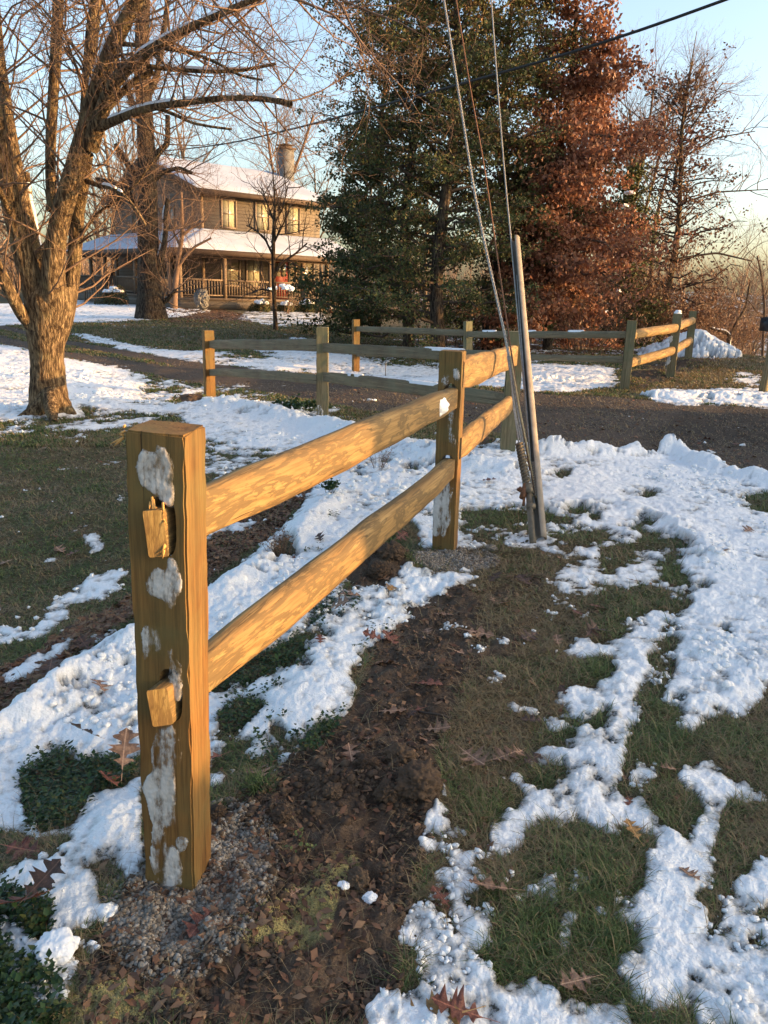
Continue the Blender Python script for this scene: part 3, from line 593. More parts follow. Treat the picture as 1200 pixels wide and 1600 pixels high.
def face_patch(po, root, poly, y, mat=None, name='ice_patch', th_=.008, res=.0022, seed=0, label=None, xf=1, edge=.44):
    """irregular crust lying on the post face at local depth y; poly is found on that face from photo pixels"""
    bpy.context.view_layer.update(); mat = mat or M_ice; M = Matrix.Translation(root.location) @ po.matrix_local; Mi = M.inverted(); c = Mi @ Vector((0,0,CH)); P = []
    for px, py in poly:
        r = Vector(rays(px, py)); d = (Mi.to_3x3() @ r); t = (y-c.y)/d.y; q = c+d*t; P.append((q.x, q.z))
    P = np.array(P); x0, z0 = P.min(0)-.01; x1, z1 = P.max(0)+.01
    nx, nzz = int((x1-x0)/res)+2, int((z1-z0)/res)+2; X, Z = np.meshgrid(np.linspace(x0, x1, nx), np.linspace(z0, z1, nzz)); ins = np.zeros(X.shape, bool)
    Q = np.roll(P, -1, 0)
    for (xa, za), (xb, zb) in zip(P, Q):
        if za == zb: continue
        cc = (Z >= min(za, zb)) & (Z < max(za, zb)); ins ^= cc & (X < xa+(Z-za)*(xb-xa)/(zb-za))
    m = blur(ins.astype(float), 2)+(fbm(X+seed, Z, .016, 5, seed % 5, .65)-.5)*.7+(fbm(X+seed, Z*.5, .03, 3, 2)-.5)*.3
    H = np.where(m > edge, .0008+th_*.6*(1-np.exp(-(m-edge)/.25))+.0022*(fbm(X, Z+seed, .008, 3, 1)-.5), -.003)
    V = np.stack([X, y-H, Z], -1).reshape(-1, 3); ii = np.arange(X.size).reshape(X.shape)
    q = np.stack([ii[:-1,:-1], ii[:-1,1:], ii[1:,1:], ii[1:,:-1]], -1).reshape(-1, 4); ok = ((m > edge-.06).ravel())[q].any(1) & (np.abs(V[:,0]) < .5)[q].all(1)
    u = np.zeros(X.size, bool); u[q[ok].ravel()] = True; rm = np.cumsum(u)-1
    return tag(mk(name, mesh_np(name, V[u], rm[q[ok]], smooth=True, attrs={'m': np.clip(m-edge, 0, 1).ravel()[u]}), mat, po), label)

# ---- near fence
N1 = (-.15, -.99)
P = {}
P[1] = (at(264,1388,1.54)+Vector((.01,.056,0)), at(239,675,1.50)+Vector((.01,.056,0)))
P[2] = (at(693,863,4.1)+Vector((.01,.055,0)), at(706,549,4.1)+Vector((.01,.055,0)))
P[3] = (at(792,708,6.9), at(808,518,6.9)); P[4] = (at(504,654,9.3), at(504,511,9.3)); P[5] = (at(328,624,12.4), at(325,516,12.4))
fence = empty('split_rail_fence', (P[1][0].x, P[1][0].y, 0), 0, 'golden split rail fence starting at the big near post', 'fence')
ra = [at(243,832,1.488), at(706,622,4.09)]; rb = [at(249,1102,1.488), at(701,733,4.09)]
Mp = post_frame(P[1][0], P[1][1], N1).inverted(); hl = []
for A, B in (ra, rb):
    a = Mp @ A; b = Mp @ B; t = (-.056-a.y)/(b.y-a.y); hl.append(a.lerp(b, t)); 
    t2 = (.056-a.y)/(b.y-a.y); hl.append(a.lerp(b, t2))
holes1 = [(hl[0].x*.5+hl[1].x*.5-.002, hl[0].z+.008, .054, .130), (hl[2].x*.5+hl[3].x*.5-.002, hl[2].z+.008, .054, .130)]
post1 = add_post(fence, *P[1], N1, .124, .112, M_post, 'thick square near post with split rail ends poking through its slots', holes=holes1, seed=1, nz=40, rough=.0006)
n2 = (-.28, -.96)
Mp2 = post_frame(P[2][0], P[2][1], n2).inverted(); h2 = []
for A, B in (ra, rb):
    q = Mp2 @ B; h2.append((min(q.x, .006), q.z, .072, .15))
post2 = add_post(fence, *P[2], n2, .122, .11, M_post, 'second post, crusted with ice down its left face', holes=h2, seed=2, nz=40, rough=.0005)
post3 = add_post(fence, *P[3], (-.1,-.99), .135, .12, M_oldpost, 'greenish corner post where the fence turns left', seed=3)
post4 = add_post(fence, *P[4], (.0,-1), .135, .12, M_oldpost, 'olive brown post standing at the end of the snow bank', seed=4)
post5 = add_post(fence, *P[5], (.50,-.86), .155, .13, M_post, 'sunlit orange end post farthest from the near post', seed=5)
def lean_pt(p, z): 
    a, b = P[p]; return a.lerp(b, (z-a.z)/(b.z-a.z))
K = dict(rz=.066, ry=.048)
r1 = add_rail(fence, ra[0], ra[1]+(ra[1]-ra[0]).normalized()*.03, M_rail, M_rail_end, 'fresh top rail between the two nearest posts', seed=1, cut0=.7, e0=(.052,.016), e1=(.054,.03), t0=.7, t1=.6, bow=.0, **K)
r2 = add_rail(fence, rb[0], rb[1]+(rb[1]-rb[0]).normalized()*.03, M_rail, M_rail_end, 'fresh bottom rail between the two nearest posts', seed=2, cut0=.8, e0=(.050,.017), e1=(.052,.03), t0=.6, t1=.5, bow=-.0, **K)
add_rail(fence, at(716,585,4.13), at(803,556,6.95), M_rail, M_oldrail, seed=3, e0=(.07,.03), e1=(.085,.04), rz=.092, ry=.05)
add_rail(fence, at(712,700,4.13), at(797,630,6.85), M_rail, M_oldrail, seed=4, e0=(.06,.03), e1=(.06,.03), rz=.08, ry=.045)
add_rail(fence, at(800,560,7.0), at(503,543,9.3), M_oldrail, M_oldrail, seed=5, rz=.056, ry=.045)
add_rail(fence, at(796,625,6.95), at(503,588,9.3), M_oldrail, M_oldrail, seed=6, rz=.066, ry=.045)
add_rail(fence, at(506,539,9.35), at(327,538,12.4), M_oldrail, M_oldrail, seed=7, rz=.072, ry=.045)
add_rail(fence, at(506,594,9.35), at(327,582,12.4), M_oldrail, M_oldrail, seed=8, rz=.060, ry=.045, bow=.02)
ic = lambda pts: Zm(160, 620, 4, pts); id_ = lambda pts: Zm(160, 1000, 3.81, pts)
face_patch(post1, fence, ic([(225,375),(260,330),(330,355),(345,300),(400,320),(440,420),(445,510),(458,650),(440,690),(400,680),(350,640),(300,590),(250,560),(215,460)]), -.056, seed=1, th_=.007)
face_patch(post1, fence, ic([(410,1000),(460,1010),(500,1130),(495,1200),(455,1330),(430,1330),(380,1270),(290,1240),(262,1150),(300,1100),(340,1060),(400,1090)]), -.056, seed=2, th_=.004)
face_patch(post1, fence, ic([(262,1430),(330,1430),(370,1500),(380,1580),(350,1600),(300,1590),(270,1700),(245,1560),(235,1480)]), -.056, seed=3, th_=.0025, edge=.6)
face_patch(post1, fence, id_([(390,60),(430,30),(440,110),(482,170),(480,200),(475,260),(465,360),(440,365),(415,320),(395,210),(400,150)]), -.056, seed=4, th_=.008)
face_patch(post1, fence, id_([(320,530),(430,500),(470,640),(472,720),(435,800),(448,900),(430,1020),(445,1090),(370,1120),(380,1200),(470,1250),(485,1460),(340,1480),(280,1300),(300,1100),(240,880),(255,810),(300,780),(290,660)]), -.056, seed=5, th_=.006)
face_patch(post1, fence, id_([(440,1170),(515,1180),(500,1240),(470,1270),(430,1220)]), -.056, seed=6, th_=.006); 
ie = lambda pts: Zm(640, 520, 4.21, pts)
face_patch(post2, fence, ie([(165,1010),(270,950),(278,1080),(262,1250),(215,1345),(150,1330)]), -.0555, seed=7, th_=.008, res=.004, edge=.3)
face_patch(post2, fence, ie([(265,520),(292,480),(290,620),(300,760),(262,720),(255,620)]), -.0555, seed=8, th_=.008, res=.004, edge=.25)
face_patch(post2, fence, ie([(215,300),(245,270),(255,330),(225,350)]), -.0555, seed=9, th_=.006, res=.004, edge=.25); face_patch(post2, fence, ie([(290,240),(320,235),(325,300),(295,300)]), -.0555, seed=10, th_=.006, res=.004, edge=.25)
face_patch(post4, fence, [(497,634),(503,632),(506,652),(497,654)], -.06, seed=11, th_=.01, res=.006)
# splinters round the upper slot, the lower slot and the top left corner
sp_ = MB(); y0 = -.058
def spl(a, b, w=.0035, dy=.009):
    bpy.context.view_layer.update()
    M = Matrix.Translation(fence.location) @ post1.matrix_local; Mi = M.inverted(); c = Mi @ Vector((0,0,CH)); q = []
    for px, py, yy in ((a[0], a[1], y0-.004), ((a[0]+b[0])/2, (a[1]+b[1])/2, y0-dy), (b[0], b[1], y0-dy*1.6)):
        d = Mi.to_3x3() @ Vector(rays(px, py)); q.append(tuple(c+d*((yy-c.y)/d.y)))
    o_ = MB().tube(q, [w, w*.9, w*.15], 5, a=random.random()).build('splinter', M_splinter, post1)
random.seed(4)
for a, b in [((310,625),(322,770)),((318,640),(345,800)),((330,690),(405,800)),((345,700),(372,770)),((378,660),(383,735)),((385,870),(330,868)),((392,905),(372,985)),((398,925),(362,975)),((388,950),(376,1010)),((300,655),(292,705))]:
    spl((160+a[0]/4, 620+a[1]/4), (160+b[0]/4, 620+b[1]/4), .0028)
for a, b in [((400,480),(380,450)),((395,500),(370,480)),((410,490),(405,460))]: spl((160+a[0]/3.81, 1000+a[1]/3.81), (160+b[0]/3.81, 1000+b[1]/3.81), .002)
sp2 = MB(); sp_ = sp2; y0 = -.04
for a, b in [((140,180),(125,195)),((140,215),(100,235)),((130,240),(105,232)),((135,255),(45,295)),((120,265),(70,310)),((130,262),(85,275))]: spl((160+a[0]/4, 620+a[1]/4), (160+b[0]/4, 620+b[1]/4), .0028, .0)
def rail_snow(rail, x, sx, sz, yoff=-.05, top=False):
    n = 26; a = np.linspace(-1, 1, n); A, B = np.meshgrid(a, a); m = 1-(A**2+B**2)+(fbm(A+x, B, .5, 4, 3)-.5)*.9
    if top: V = np.stack([x+A*sx, -.01+B*.035, sz+np.where(m > 0, .012*np.minimum(1, m*4), -.02)+.004*(fbm(A, B, .2, 3, 1)-.5)], -1)
    else: V = np.stack([x+A*sx, yoff*np.cos(B*1.25)-np.where(m > 0, .012*np.minimum(1, m*3)+.016*(fbm(A+3, B, .22, 4, 5)-.4), -.02)*np.cos(B*1.2), sz*np.sin(B*1.25)/.95], -1)
    ii = np.arange(n*n).reshape(n, n); q = np.stack([ii[:-1,:-1], ii[:-1,1:], ii[1:,1:], ii[1:,:-1]], -1).reshape(-1, 4); ok = (m.ravel() > -.1)[q].any(1)
    mk('snow_patch', mesh_np('snow_patch', V.reshape(-1, 3), q[ok], smooth=True), M_fsnow, rail)
rail_snow(r1, 2.32, .075, .052, -.048)
rails_o = [c for c in fence.children if c.name.startswith('rail')]
rail_snow(rails_o[5], 1.2, .26, .066, top=True); rail_snow(rails_o[5], 2.35, .16, .066, top=True); rail_snow(rails_o[4], .9, .3, .054, top=True)

# ---- fence across the drive
Q = {'a': (at(556,586,16.5), at(556,499,16.5)), 'b': (at(731,590,14.7), at(731,502,14.7)), 'c': (at(975,611,12.6), at(988,501,12.6)), 'd': (at(1047,589,14.3), at(1059,490,14.3)), 'e': (at(1074,570,17.2), at(1083,486,17.2))}
f2 = empty('split_rail_fence', (Q['a'][0].x, Q['a'][0].y, Q['a'][0].z), 0, 'older grey split rail fence beyond the driveway, bending away at its right hand post', 'fence')
add_post(f2, *Q['a'], (.35,-.93), .135, .12, M_post, 'sunlit left end post in front of the evergreens', seed=6)
add_post(f2, *Q['b'], (.35,-.93), .135, .12, M_oldpost, seed=7)
pc = add_post(f2, *Q['c'], (-.3,-.95), .15, .12, M_oldpost, 'leaning bend post beside the driveway edge', seed=8)
pd_ = add_post(f2, *Q['d'], (-.35,-.93), .15, .12, M_oldpost, 'post with snow on its top and ice flecks', seed=9)
add_post(f2, *Q['e'], (-.3,-.95), .15, .12, M_oldpost, seed=10)
add_rail(f2, at(558,514,16.45), at(733,520,14.65), M_oldrail, M_oldrail, seed=11, rz=.058, ry=.05)
add_rail(f2, at(558,553,16.45), at(733,555,14.65), M_oldrail, M_oldrail, seed=12, rz=.056, ry=.05)
fr = add_rail(f2, at(730,522,14.65), at(985,523,12.6), M_oldrail, M_oldrail, seed=13, rz=.058, ry=.05)
add_rail(f2, at(730,555,14.65), at(980,562,12.6), M_oldrail, M_oldrail, seed=14, rz=.052, ry=.05)
kk = dict(rz=.078, ry=.07, both_round=True, e0=(.07,.05), e1=(.07,.05), t0=.1, t1=.1)
add_rail(f2, at(985,523,12.6), at(1056,512,14.25), M_rail, M_rail_end, seed=15, **kk); add_rail(f2, at(981,568,12.6), at(1051,548,14.25), M_rail, M_rail_end, seed=16, **kk)
add_rail(f2, at(1056,511,14.35), at(1082,501,17.1), M_rail, M_oldrail, seed=17, **kk); add_rail(f2, at(1052,548,14.35), at(1078,532,17.1), M_rail, M_oldrail, seed=18, **kk)
for x in (.5, 1.3, 2.2): rail_snow(fr, x, .15, .06, top=True)
def snow_lump(name, parent, loc, sx, sy, sz, seed=0, mat=None, k=3):
    bm = bmesh.new(); bmesh.ops.create_icosphere(bm, subdivisions=k, radius=1)
    for v in bm.verts:
        f = 1+.35*mnoise.noise(v.co*1.6+Vector((seed*3.1, 0, 0)))+.18*mnoise.noise(v.co*4+Vector((0, seed, 0))); v.co = Vector((v.co.x*sx*f, v.co.y*sy*f, max(v.co.z, -.3)*sz*f))
        v.co += Vector(loc)
    me = bpy.data.meshes.new(name); bm.to_mesh(me); bm.free()
    for p in me.polygons: p.use_smooth = True
    return mk(name, me, mat or M_fsnow, parent)
snow_lump('snow_cap', pd_, (0, 0, (Q['d'][1]-Q['d'][0]).length+.01), .065, .055, .05, 2)
face_patch(pd_, f2, [(1044,528),(1051,522),(1052,532),(1046,537)], -.06, seed=12, th_=.01, res=.007)
face_patch(pd_, f2, [(1041,560),(1048,553),(1049,565),(1043,570),(1040,588),(1038,585)], -.06, seed=13, th_=.01, res=.007)

# ================================================================== GUY WIRES
M_steel = m_flat('galvanised_strand', (.30,.28,.25), .5, .3, 60, .5); M_rust = m_flat('rusty_strand', (.16,.075,.04), .8, .35, 60)
M_tan = m_flat('guy_guard_plastic', (.24,.205,.165), .65, .22, 14); M_dkst = m_flat('dark_anchor_steel', (.14,.12,.09), .6, .3, 30, .3); M_yel = m_flat('wrapped_grip_rod', (.45,.34,.18), .6, .25, 50)
M_black = m_flat('cable_rubber', (.02,.02,.02), .6, .1, 10); 
SL = 1.041
def on_guy(px, py, y0_=4.3, z0_=.04):
    r = rays(px, py); k = r[2]/r[1]; y = (CH-z0_+SL*y0_)/(SL-k); return at(px, py, y)
def strand(name, pts, rad, mat, label, cat='guy wire', group=None, twist=0, y0_=4.3, z0_=.04, D=None):
    Pp = np.array([tuple(on_guy(x, y, y0_, z0_)) if D is None else tuple(at(x, y, d)) for (x, y), d in zip(pts, D or [0]*len(pts))])
    # smooth resample
    t = np.concatenate([[0], np.cumsum(np.linalg.norm(np.diff(Pp, axis=0), axis=1))]); tt = np.linspace(0, t[-1], max(24, int(t[-1]/.012)) if twist else 60)
    C = np.stack([np.interp(tt, t, Pp[:,i]) for i in range(3)], 1)
    ker = max(1, len(tt)//14)
    for i in range(3):
        a = np.pad(C[:,i], ker, mode='reflect', reflect_type='odd'); C[:,i] = np.convolve(a, np.ones(2*ker+1)/(2*ker+1), 'valid')
    mb = MB(); o = C[0].copy()
    if not twist: mb.tube(C-o, rad, 6)
    else:
        d = np.gradient(C, axis=0); d /= np.linalg.norm(d, axis=1)[:,None]; A = np.cross(d, [1,0,0]); A /= np.linalg.norm(A, axis=1)[:,None]; B = np.cross(d, A)
        for s in range(twist):
            ph = tt/.11*2*math.pi+s*2*math.pi/twist; mb.tube(C-o+rad*.55*(np.cos(ph)[:,None]*A+np.sin(ph)[:,None]*B), rad*.55, 5, a=s/twist)
    ob = mb.build(name, mat, smooth=True); ob.location = o
    return tag(ob, label, cat, group)
strand('guy_wire', [(690,-25),(716,140),(743,312),(768,430),(784,500),(797,560),(809,640),(819,705)], .0095, M_steel, 'thick twisted steel guy strand, leftmost of the guy wires', twist=3)
strand('guy_wire', [(709,-25),(735,140),(757,260),(777,400),(793,510),(806,600),(820,690),(828,735)], .0055, M_rust, 'thin rusty brown guy wire beside the thick strand', twist=0)
strand('guy_wire', [(766,-25),(777,130),(789,280),(799,378),(815,560),(828,700),(836,800)], .0058, M_steel, 'pale straight guy wire running down inside the grey guard tube', twist=0, z0_=.03)
mbg = MB()
g0 = on_guy(846,842); g1 = on_guy(805,372); n = 60; dirg = (g1-g0).normalized(); xg = dirg.cross(Vector((0,1,0))).normalized(); yg = dirg.cross(xg)
th_ = np.radians(np.linspace(-98, 168, 26)); Vv = []
ax = Vector((1,-.25,0)); ax = (ax-dirg*ax.dot(dirg)).normalized(); ay = dirg.cross(ax)
for i in range(n+1):
    p = g0.lerp(g1, i/n)-g0
    for rr in (.032, .0288):
        for t in th_: Vv.append(tuple(p+ax*(rr*math.cos(t))+ay*(rr*math.sin(t))))
m_ = len(th_); qd = []
for i in range(n):
    for j in range(m_-1):
        a = i*2*m_+j; b = a+2*m_; qd.append((a, a+1, b+1, b)); a += m_; b += m_; qd.append((a+1, a, b, b+1))
    for j in (0, m_-1): a = i*2*m_+j; qd.append((a, a+2*m_, a+3*m_, a+m_) if j == 0 else (a+m_, a+3*m_, a+2*m_, a))
for i in (0, n):
    for j in range(m_-1): a = i*2*m_+j; qd.append((a, a+m_, a+m_+1, a+1))
mbg.add(Vv, qd)
gg = mbg.build('guy_guard', M_tan, smooth=False); gg.location = g0
tag(gg, 'tall grey half round guard tube leaning over the guy wire anchor', 'guy guard')
anc = empty('guy_anchor', tuple(surf(833,838)), 0, 'rusty steel guy anchor rod with clamps and wrapped grips at the foot of the guard', 'guy anchor')
ao = np.array(anc.location)
def apt(px, py, dz=0): return np.array(on_guy(px, py, 4.28, .03))-ao
mb = MB(); mb.tube([apt(833,850), apt(831,830), apt(826,765)], [.02,.02,.019], 12); mb.tube([apt(823,792), apt(836,792)], [.024,.024], 10); mb.tube([apt(827,772), apt(825,757)], [.030,.026], 10)
mb.build('anchor_rod', M_dkst, anc, smooth=True)
mb = MB(); mb.tube([apt(812,765), apt(828,770)], .016, 8); mb.tube([apt(816,778), apt(822,758)], .02, 8); mb.tube([apt(818,790), apt(819,776)], .008, 6); mb.tube([apt(814,762), apt(809,766)], .01, 6); mb.build('clamp', M_rust, anc, smooth=True)
for (a, b, r_) in [((811,693),(824,762),.026),((834,722),(838,775),.016)]:
    mb = MB(); A, B = apt(*a), apt(*b); tt = np.linspace(0, 1, 110); ctr = A[None]*(1-tt[:,None])+B[None]*tt[:,None]
    mb.tube(ctr, r_*.62, 8)
    d = (B-A)/np.linalg.norm(B-A); u = np.cross(d, [0,1,0]); u /= np.linalg.norm(u); w = np.cross(d, u)
    for s in range(2): ph = tt*2*math.pi*7+s*math.pi; mb.tube(ctr+r_*.75*(np.cos(ph)[:,None]*u+np.sin(ph)[:,None]*w), r_*.24, 5)
    mb.build('grip', M_dkst if r_ > .02 else M_tan, anc, smooth=True)
for pts, rad, mt in [([(797,556),(812,640),(824,700),(839,778)], .0065, M_yel), ([(795,556),(803,640),(812,700),(818,760)], .005, M_steel), ([(793,556),(806,650),(819,715),(832,760)], .005, M_steel), ([(808,430),(817,560),(824,650),(830,735)], .005, M_steel), ([(816,700),(830,735),(836,775)], .004, M_rust)]:
    mb = MB(); mb.tube([apt(*p) for p in pts], rad, 6); mb.build('strand_loop', mt, anc, smooth=True)
mb = MB()
for k in range(9):
    t = k/8; x = 818+10*t; y = 708+62*t; a = apt(x, y); mb.tube([a-[.0,0,0], a+[.018,-.012,-.016]], .006, 5)
mb.build('grip_rod', M_yel, anc)
strand('overhead_cable', [(222,238),(290,233),(360,224),(430,208),(500,191),(570,172),(650,150),(710,135),(760,120),(830,103),(900,79),(960,65),(1020,45),(1080,26),(1150,-4),(1240,-40)], .022, M_black, 'dark twisted overhead service cable crossing in front of the evergreens', 'cable', D=[37,32,27.5,23,19.5,17,15.8,15.2,14.7,14.2,13.7,13.3,13,12.7,12.4,12])

# ================================================================== MAILBOX
mbx = empty('mailbox', tuple(at(1191,616,12.6)), R(20), 'black curved top mailbox on a grey wooden post beyond the driveway', 'mailbox')
mb = MB(); mb.hexa([(-.05,-.05,-.2),(.05,-.05,-.2),(.05,.05,-.2),(-.05,.05,-.2),(.01,-.05,.98),(.11,-.05,.98),(.11,.05,.98),(.01,.05,.98)]); mb.build('post', M_oldpost, mbx)
mb = MB(); mb.box(-.02,.34,-.045,.045,.86,.93); mb.build('arm', M_oldpost, mbx)
prof = [(-.10,0),(.10,0),(.10,.13)]+[(.10*math.cos(t), .13+.09*math.sin(t)) for t in np.linspace(.2, math.pi-.2, 12)]+[(-.10,.13)]
V_ = [(x, y, z+.985) for x in (-.18,.36) for y, z in prof]; k = len(prof); bmx = bmesh.new(); vv = [bmx.verts.new(v) for v in V_]
for j in range(k): bmx.faces.new((vv[j], vv[(j+1)%k], vv[k+(j+1)%k], vv[k+j]))
bmx.faces.new(vv[:k][::-1]); bmx.faces.new(vv[k:]); bmesh.ops.recalc_face_normals(bmx, faces=bmx.faces)
me = bpy.data.meshes.new('box'); bmx.to_mesh(me); bmx.free(); M_blk = m_flat('black_mailbox_paint', (.015,.016,.02), .45, .1, 6); mk('box', me, M_blk, mbx)
mb = MB(); mb.box(-.19,-.182,-.095,.095,.99,1.19); mb.box(-.20,-.19,-.015,.015,1.15,1.17); mb.build('door', M_blk, mbx)
mb = MB(); mb.box(.1,.12,-.112,-.104,1.05,1.25); mb.box(.06,.12,-.112,-.104,1.21,1.26); mb.build('flag', m_flat('red_flag', (.35,.03,.02)), mbx)
mb = MB(); a = surf(602,590); mb.tube([(0,0,-.1),(0,0,.45)], .008, 6); so_ = mb.build('marker_stake', M_dkst); so_.location = a; tag(so_, 'thin dark metal stake standing in the snow under the far fence rail', 'stake')
# ================================================================== GROUND DETAIL
rg = np.random.RandomState(11)
snowy = (th > -.004)
def pick(weight, n):
    w = np.clip(weight, 0, None).ravel().astype(float); c = np.cumsum(w); i = np.searchsorted(c, rg.rand(n)*c[-1]); i = np.clip(i, 0, NU*NV-1)
    vi, ui = i//NU, i % NU; u = us[ui]+(rg.rand(n)-.5)*DU[ui]; y = vs[vi]*np.exp((rg.rand(n)-.5)*LSTEP); return u*y, y
Tx, Ty = GX, GY
open_ = (~snowy)*1.0; edge_ok = (cov < .10)*1.0
inview = np.where((np.abs(GX) < .66*GY) & (GY > .95), 1.0, .0)+np.where(((np.abs(GX) >= .66*GY) | (GY <= .95)) & (np.abs(GX) < .66*GY+1.3), .22*(DU/DU.min())[None].clip(1, 12), 0)
GC = f32()
for h in H[:6]+[H[7]]: fill(GC, h, 1)
for h in [[(-60,1500),(40,1495),(90,1530),(100,1600),(-60,1700)],[(120,1190),(215,1195),(215,1240),(130,1245)],[(880,890),(0,0),(0,0)]][:2]: fill(GC, h, .8)
GC = blur(GC, 3)
# ---- grass
def blades(x, y, L, W, lay, name, mat, br, label, mow=None):
    n = len(x); z = gsample(ZG, x, y)-.003; az = rg.rand(n)*2*math.pi; th1 = lay*(.5+rg.rand(n)); 
    dx, dy = np.cos(az), np.sin(az); e1 = L*.55; e2 = L*.45
    a1 = np.clip(th1, 0, 1.35); a2 = np.clip(th1+.3+.5*rg.rand(n), 0, 1.5)
    p0 = np.stack([x, y, z], 1); p1 = p0+np.stack([dx*np.sin(a1)*e1, dy*np.sin(a1)*e1, np.cos(a1)*e1], 1); p2 = p1+np.stack([dx*np.sin(a2)*e2, dy*np.sin(a2)*e2, np.cos(a2)*e2], 1)
    sx = np.stack([-dy, dx, 0*dx], 1)*(W/2)[:,None]
    V = np.stack([p0-sx, p0+sx, p1-sx*.8, p1+sx*.8, p2], 1).reshape(-1, 3); b = np.arange(n)[:,None]*5
    return mesh_np(name, V, b+np.array([[0,1,3,2]]), b+np.array([[2,3,4]]), {'rnd': np.repeat(br, 5)})
M_grass = m_leaf('grass_blades', (.030,.060,.018), (.075,.115,.032), (.14,.175,.06), (.18,.16,.08), (.28,.21,.12), (.17,.11,.06), rough=.5, trans=.2)
w = open_*inview*(1-Df2)*(1-Dr2)*(1-Gv2)*(1-.75*Lt2)*edge_ok*(1-GC)*(GY < 30)
wn_ = w*(GY < 7.5)
x, y = pick(wn_, 210000)
thv = gsample(Th2, x, y); cl = fbm(x, y, .13, 3, 5); lawn = (x < -.1-.0*y)
L = np.where(lawn, .028+.02*rg.rand(len(x)), .035+.06*rg.rand(len(x))**1.5)*(1-.4*thv)*(.6+.8*cl); W = np.maximum(.0018, y*.0009)*(.6+.8*rg.rand(len(x)))
br = np.clip(np.where(rg.rand(len(x)) < thv*.85+.08, .6+.4*rg.rand(len(x)), .5*rg.rand(len(x))+.15*(cl-.5)), 0, 1)
tag(mk('grass', blades(x, y, L, W, 1.05+.2*thv, 'grass', M_grass, br, ''), M_grass), 'short green winter grass matted with brown blades between the snow patches', 'grass', kind='stuff')
wf = w*(GY >= 7)
x, y = pick(wf, 170000); thv = gsample(Th2, x, y); L = (.022+.02*rg.rand(len(x)))*(1+y/40); W = .0011*y*(.6+.8*rg.rand(len(x)))
br = np.clip(np.where(rg.rand(len(x)) < thv*.9+.15, .6+.4*rg.rand(len(x)), .5*rg.rand(len(x))), 0, 1)
tag(mk('grass', blades(x, y, L, W, .6, 'grass', M_grass, br, ''), M_grass), 'patchy lawn grass beyond the fence and along the driveway', 'grass', kind='stuff')
# thatch and dead stems lying on the bare path and ditch
x, y = pick(open_*inview*edge_ok*((Th2*.8+Lt2*.5+Dr2*.03)*(1-.93*Df2)+.02*Df2)*(GY < 14)*(1-Gv2), 52000); L = .03+.06*rg.rand(len(x)); W = np.maximum(.0011, y*.0007)
tag(mk('thatch', blades(x, y, L, W, 1.25, 'thatch', M_grass, .62+.38*rg.rand(len(x)), ''), M_grass), 'brown dead grass stems matted over the bare path', 'dead grass', kind='stuff')
# tuft of longer green grass beside the near post
# ---- batches of small solids
def ico(sub):
    bm = bmesh.new(); bmesh.ops.create_icosphere(bm, subdivisions=sub, radius=1); v = np.array([q.co[:] for q in bm.verts]); bm.faces.ensure_lookup_table(); t = np.array([[q.index for q in f.verts] for f in bm.faces]); bm.free(); return v, t
def scatter_solids(name, x, y, z, size, sub=1, flat=.7, var=.25, mat=None, smooth=True, zoff=.2):
    v, t = ico(sub); n = len(x); k = len(v); jit = 1+var*(rg.rand(n, k, 1)-.5)*2
    ang = rg.rand(n)*6.28; sx = size*(.75+.5*rg.rand(n)); sy = size*(.75+.5*rg.rand(n)); sz = size*flat*(.7+.6*rg.rand(n))
    P_ = v[None]*jit; X_ = P_[...,0]*sx[:,None]; Y_ = P_[...,1]*sy[:,None]; Z_ = P_[...,2]*sz[:,None]
    tl = (rg.rand(n)-.5)*.8; Z_ = Z_+X_*tl[:,None]
    c, s = np.cos(ang)[:,None], np.sin(ang)[:,None]
    V_ = np.stack([X_*c-Y_*s+x[:,None], X_*s+Y_*c+y[:,None], Z_+z[:,None]+(sz*zoff)[:,None]], -1).reshape(-1, 3)
    tt = (t[None]+np.arange(n)[:,None,None]*k).reshape(-1, 3)
    return mesh_np(name, V_, None, tt, {'rnd': np.repeat(rg.rand(n), k)}, smooth)
def m_rnd(name, cols, rough=.85, bump=.4, sc=120, tint=None):
    n = NT(name, rough, .2); v = n.coord(); k = len(cols); f = n.noise(sc, v, 4, .6)
    c = n.ramp(n.attr('rnd'), *[(i/(k-1), cols[i]) for i in range(k)]); c = n.mix(n.math('MULTIPLY', f, .6), c, tuple(q*.45 for q in cols[0]))
    return n.done(c, n.bump(f, bump, .003))
M_peb = m_rnd('pea_gravel', [(.09,.07,.055), (.20,.165,.13), (.28,.25,.21), (.14,.11,.085), (.40,.37,.33), (.20,.165,.13)])
M_clod = m_rnd('soil_clods', [(.06,.04,.028), (.095,.065,.045), (.13,.09,.06), (.05,.034,.024)], .95, .8)
M_chip = m_rnd('driveway_stone', [(.06,.05,.045), (.13,.11,.09), (.22,.19,.16), (.09,.07,.055)])
x, y = pick((Gv2 > .4)*inview*(GY < 6)*open_*1.0, 16000); x2, y2 = pick((blur(Gv2, 12) > .1)*inview*(GY < 3)*open_*(Gv2 < .5)*1.0, 2600); x = np.concatenate([x, x2]); y = np.concatenate([y, y2])
mk_ = mk('gravel', scatter_solids('gravel', x, y, gsample(ZG, x, y), .0022+.0058*rg.rand(len(x))**3+.0014*(y > 3), 1, .75, .2, M_peb), M_peb)
tag(mk_, 'small rounded tan and grey pea gravel packed round the fence posts', 'gravel', kind='stuff')
cz = fbm(GX, GY, .12, 3, 7)
x, y = pick((Df2 > .3)*inview*(GY < 6)*open_*(1-Gv2*.5)*ss(.36, .6, cz), 15000); sz = .0016+.009*rg.rand(len(x))**9
hp = [gp(*q) for q in [(640,1230),(560,1215),(600,1180),(500,1230),(540,1260),(560,880),(600,870),(420,1340),(440,1250)]]
hx = []; hy = []; hs = []
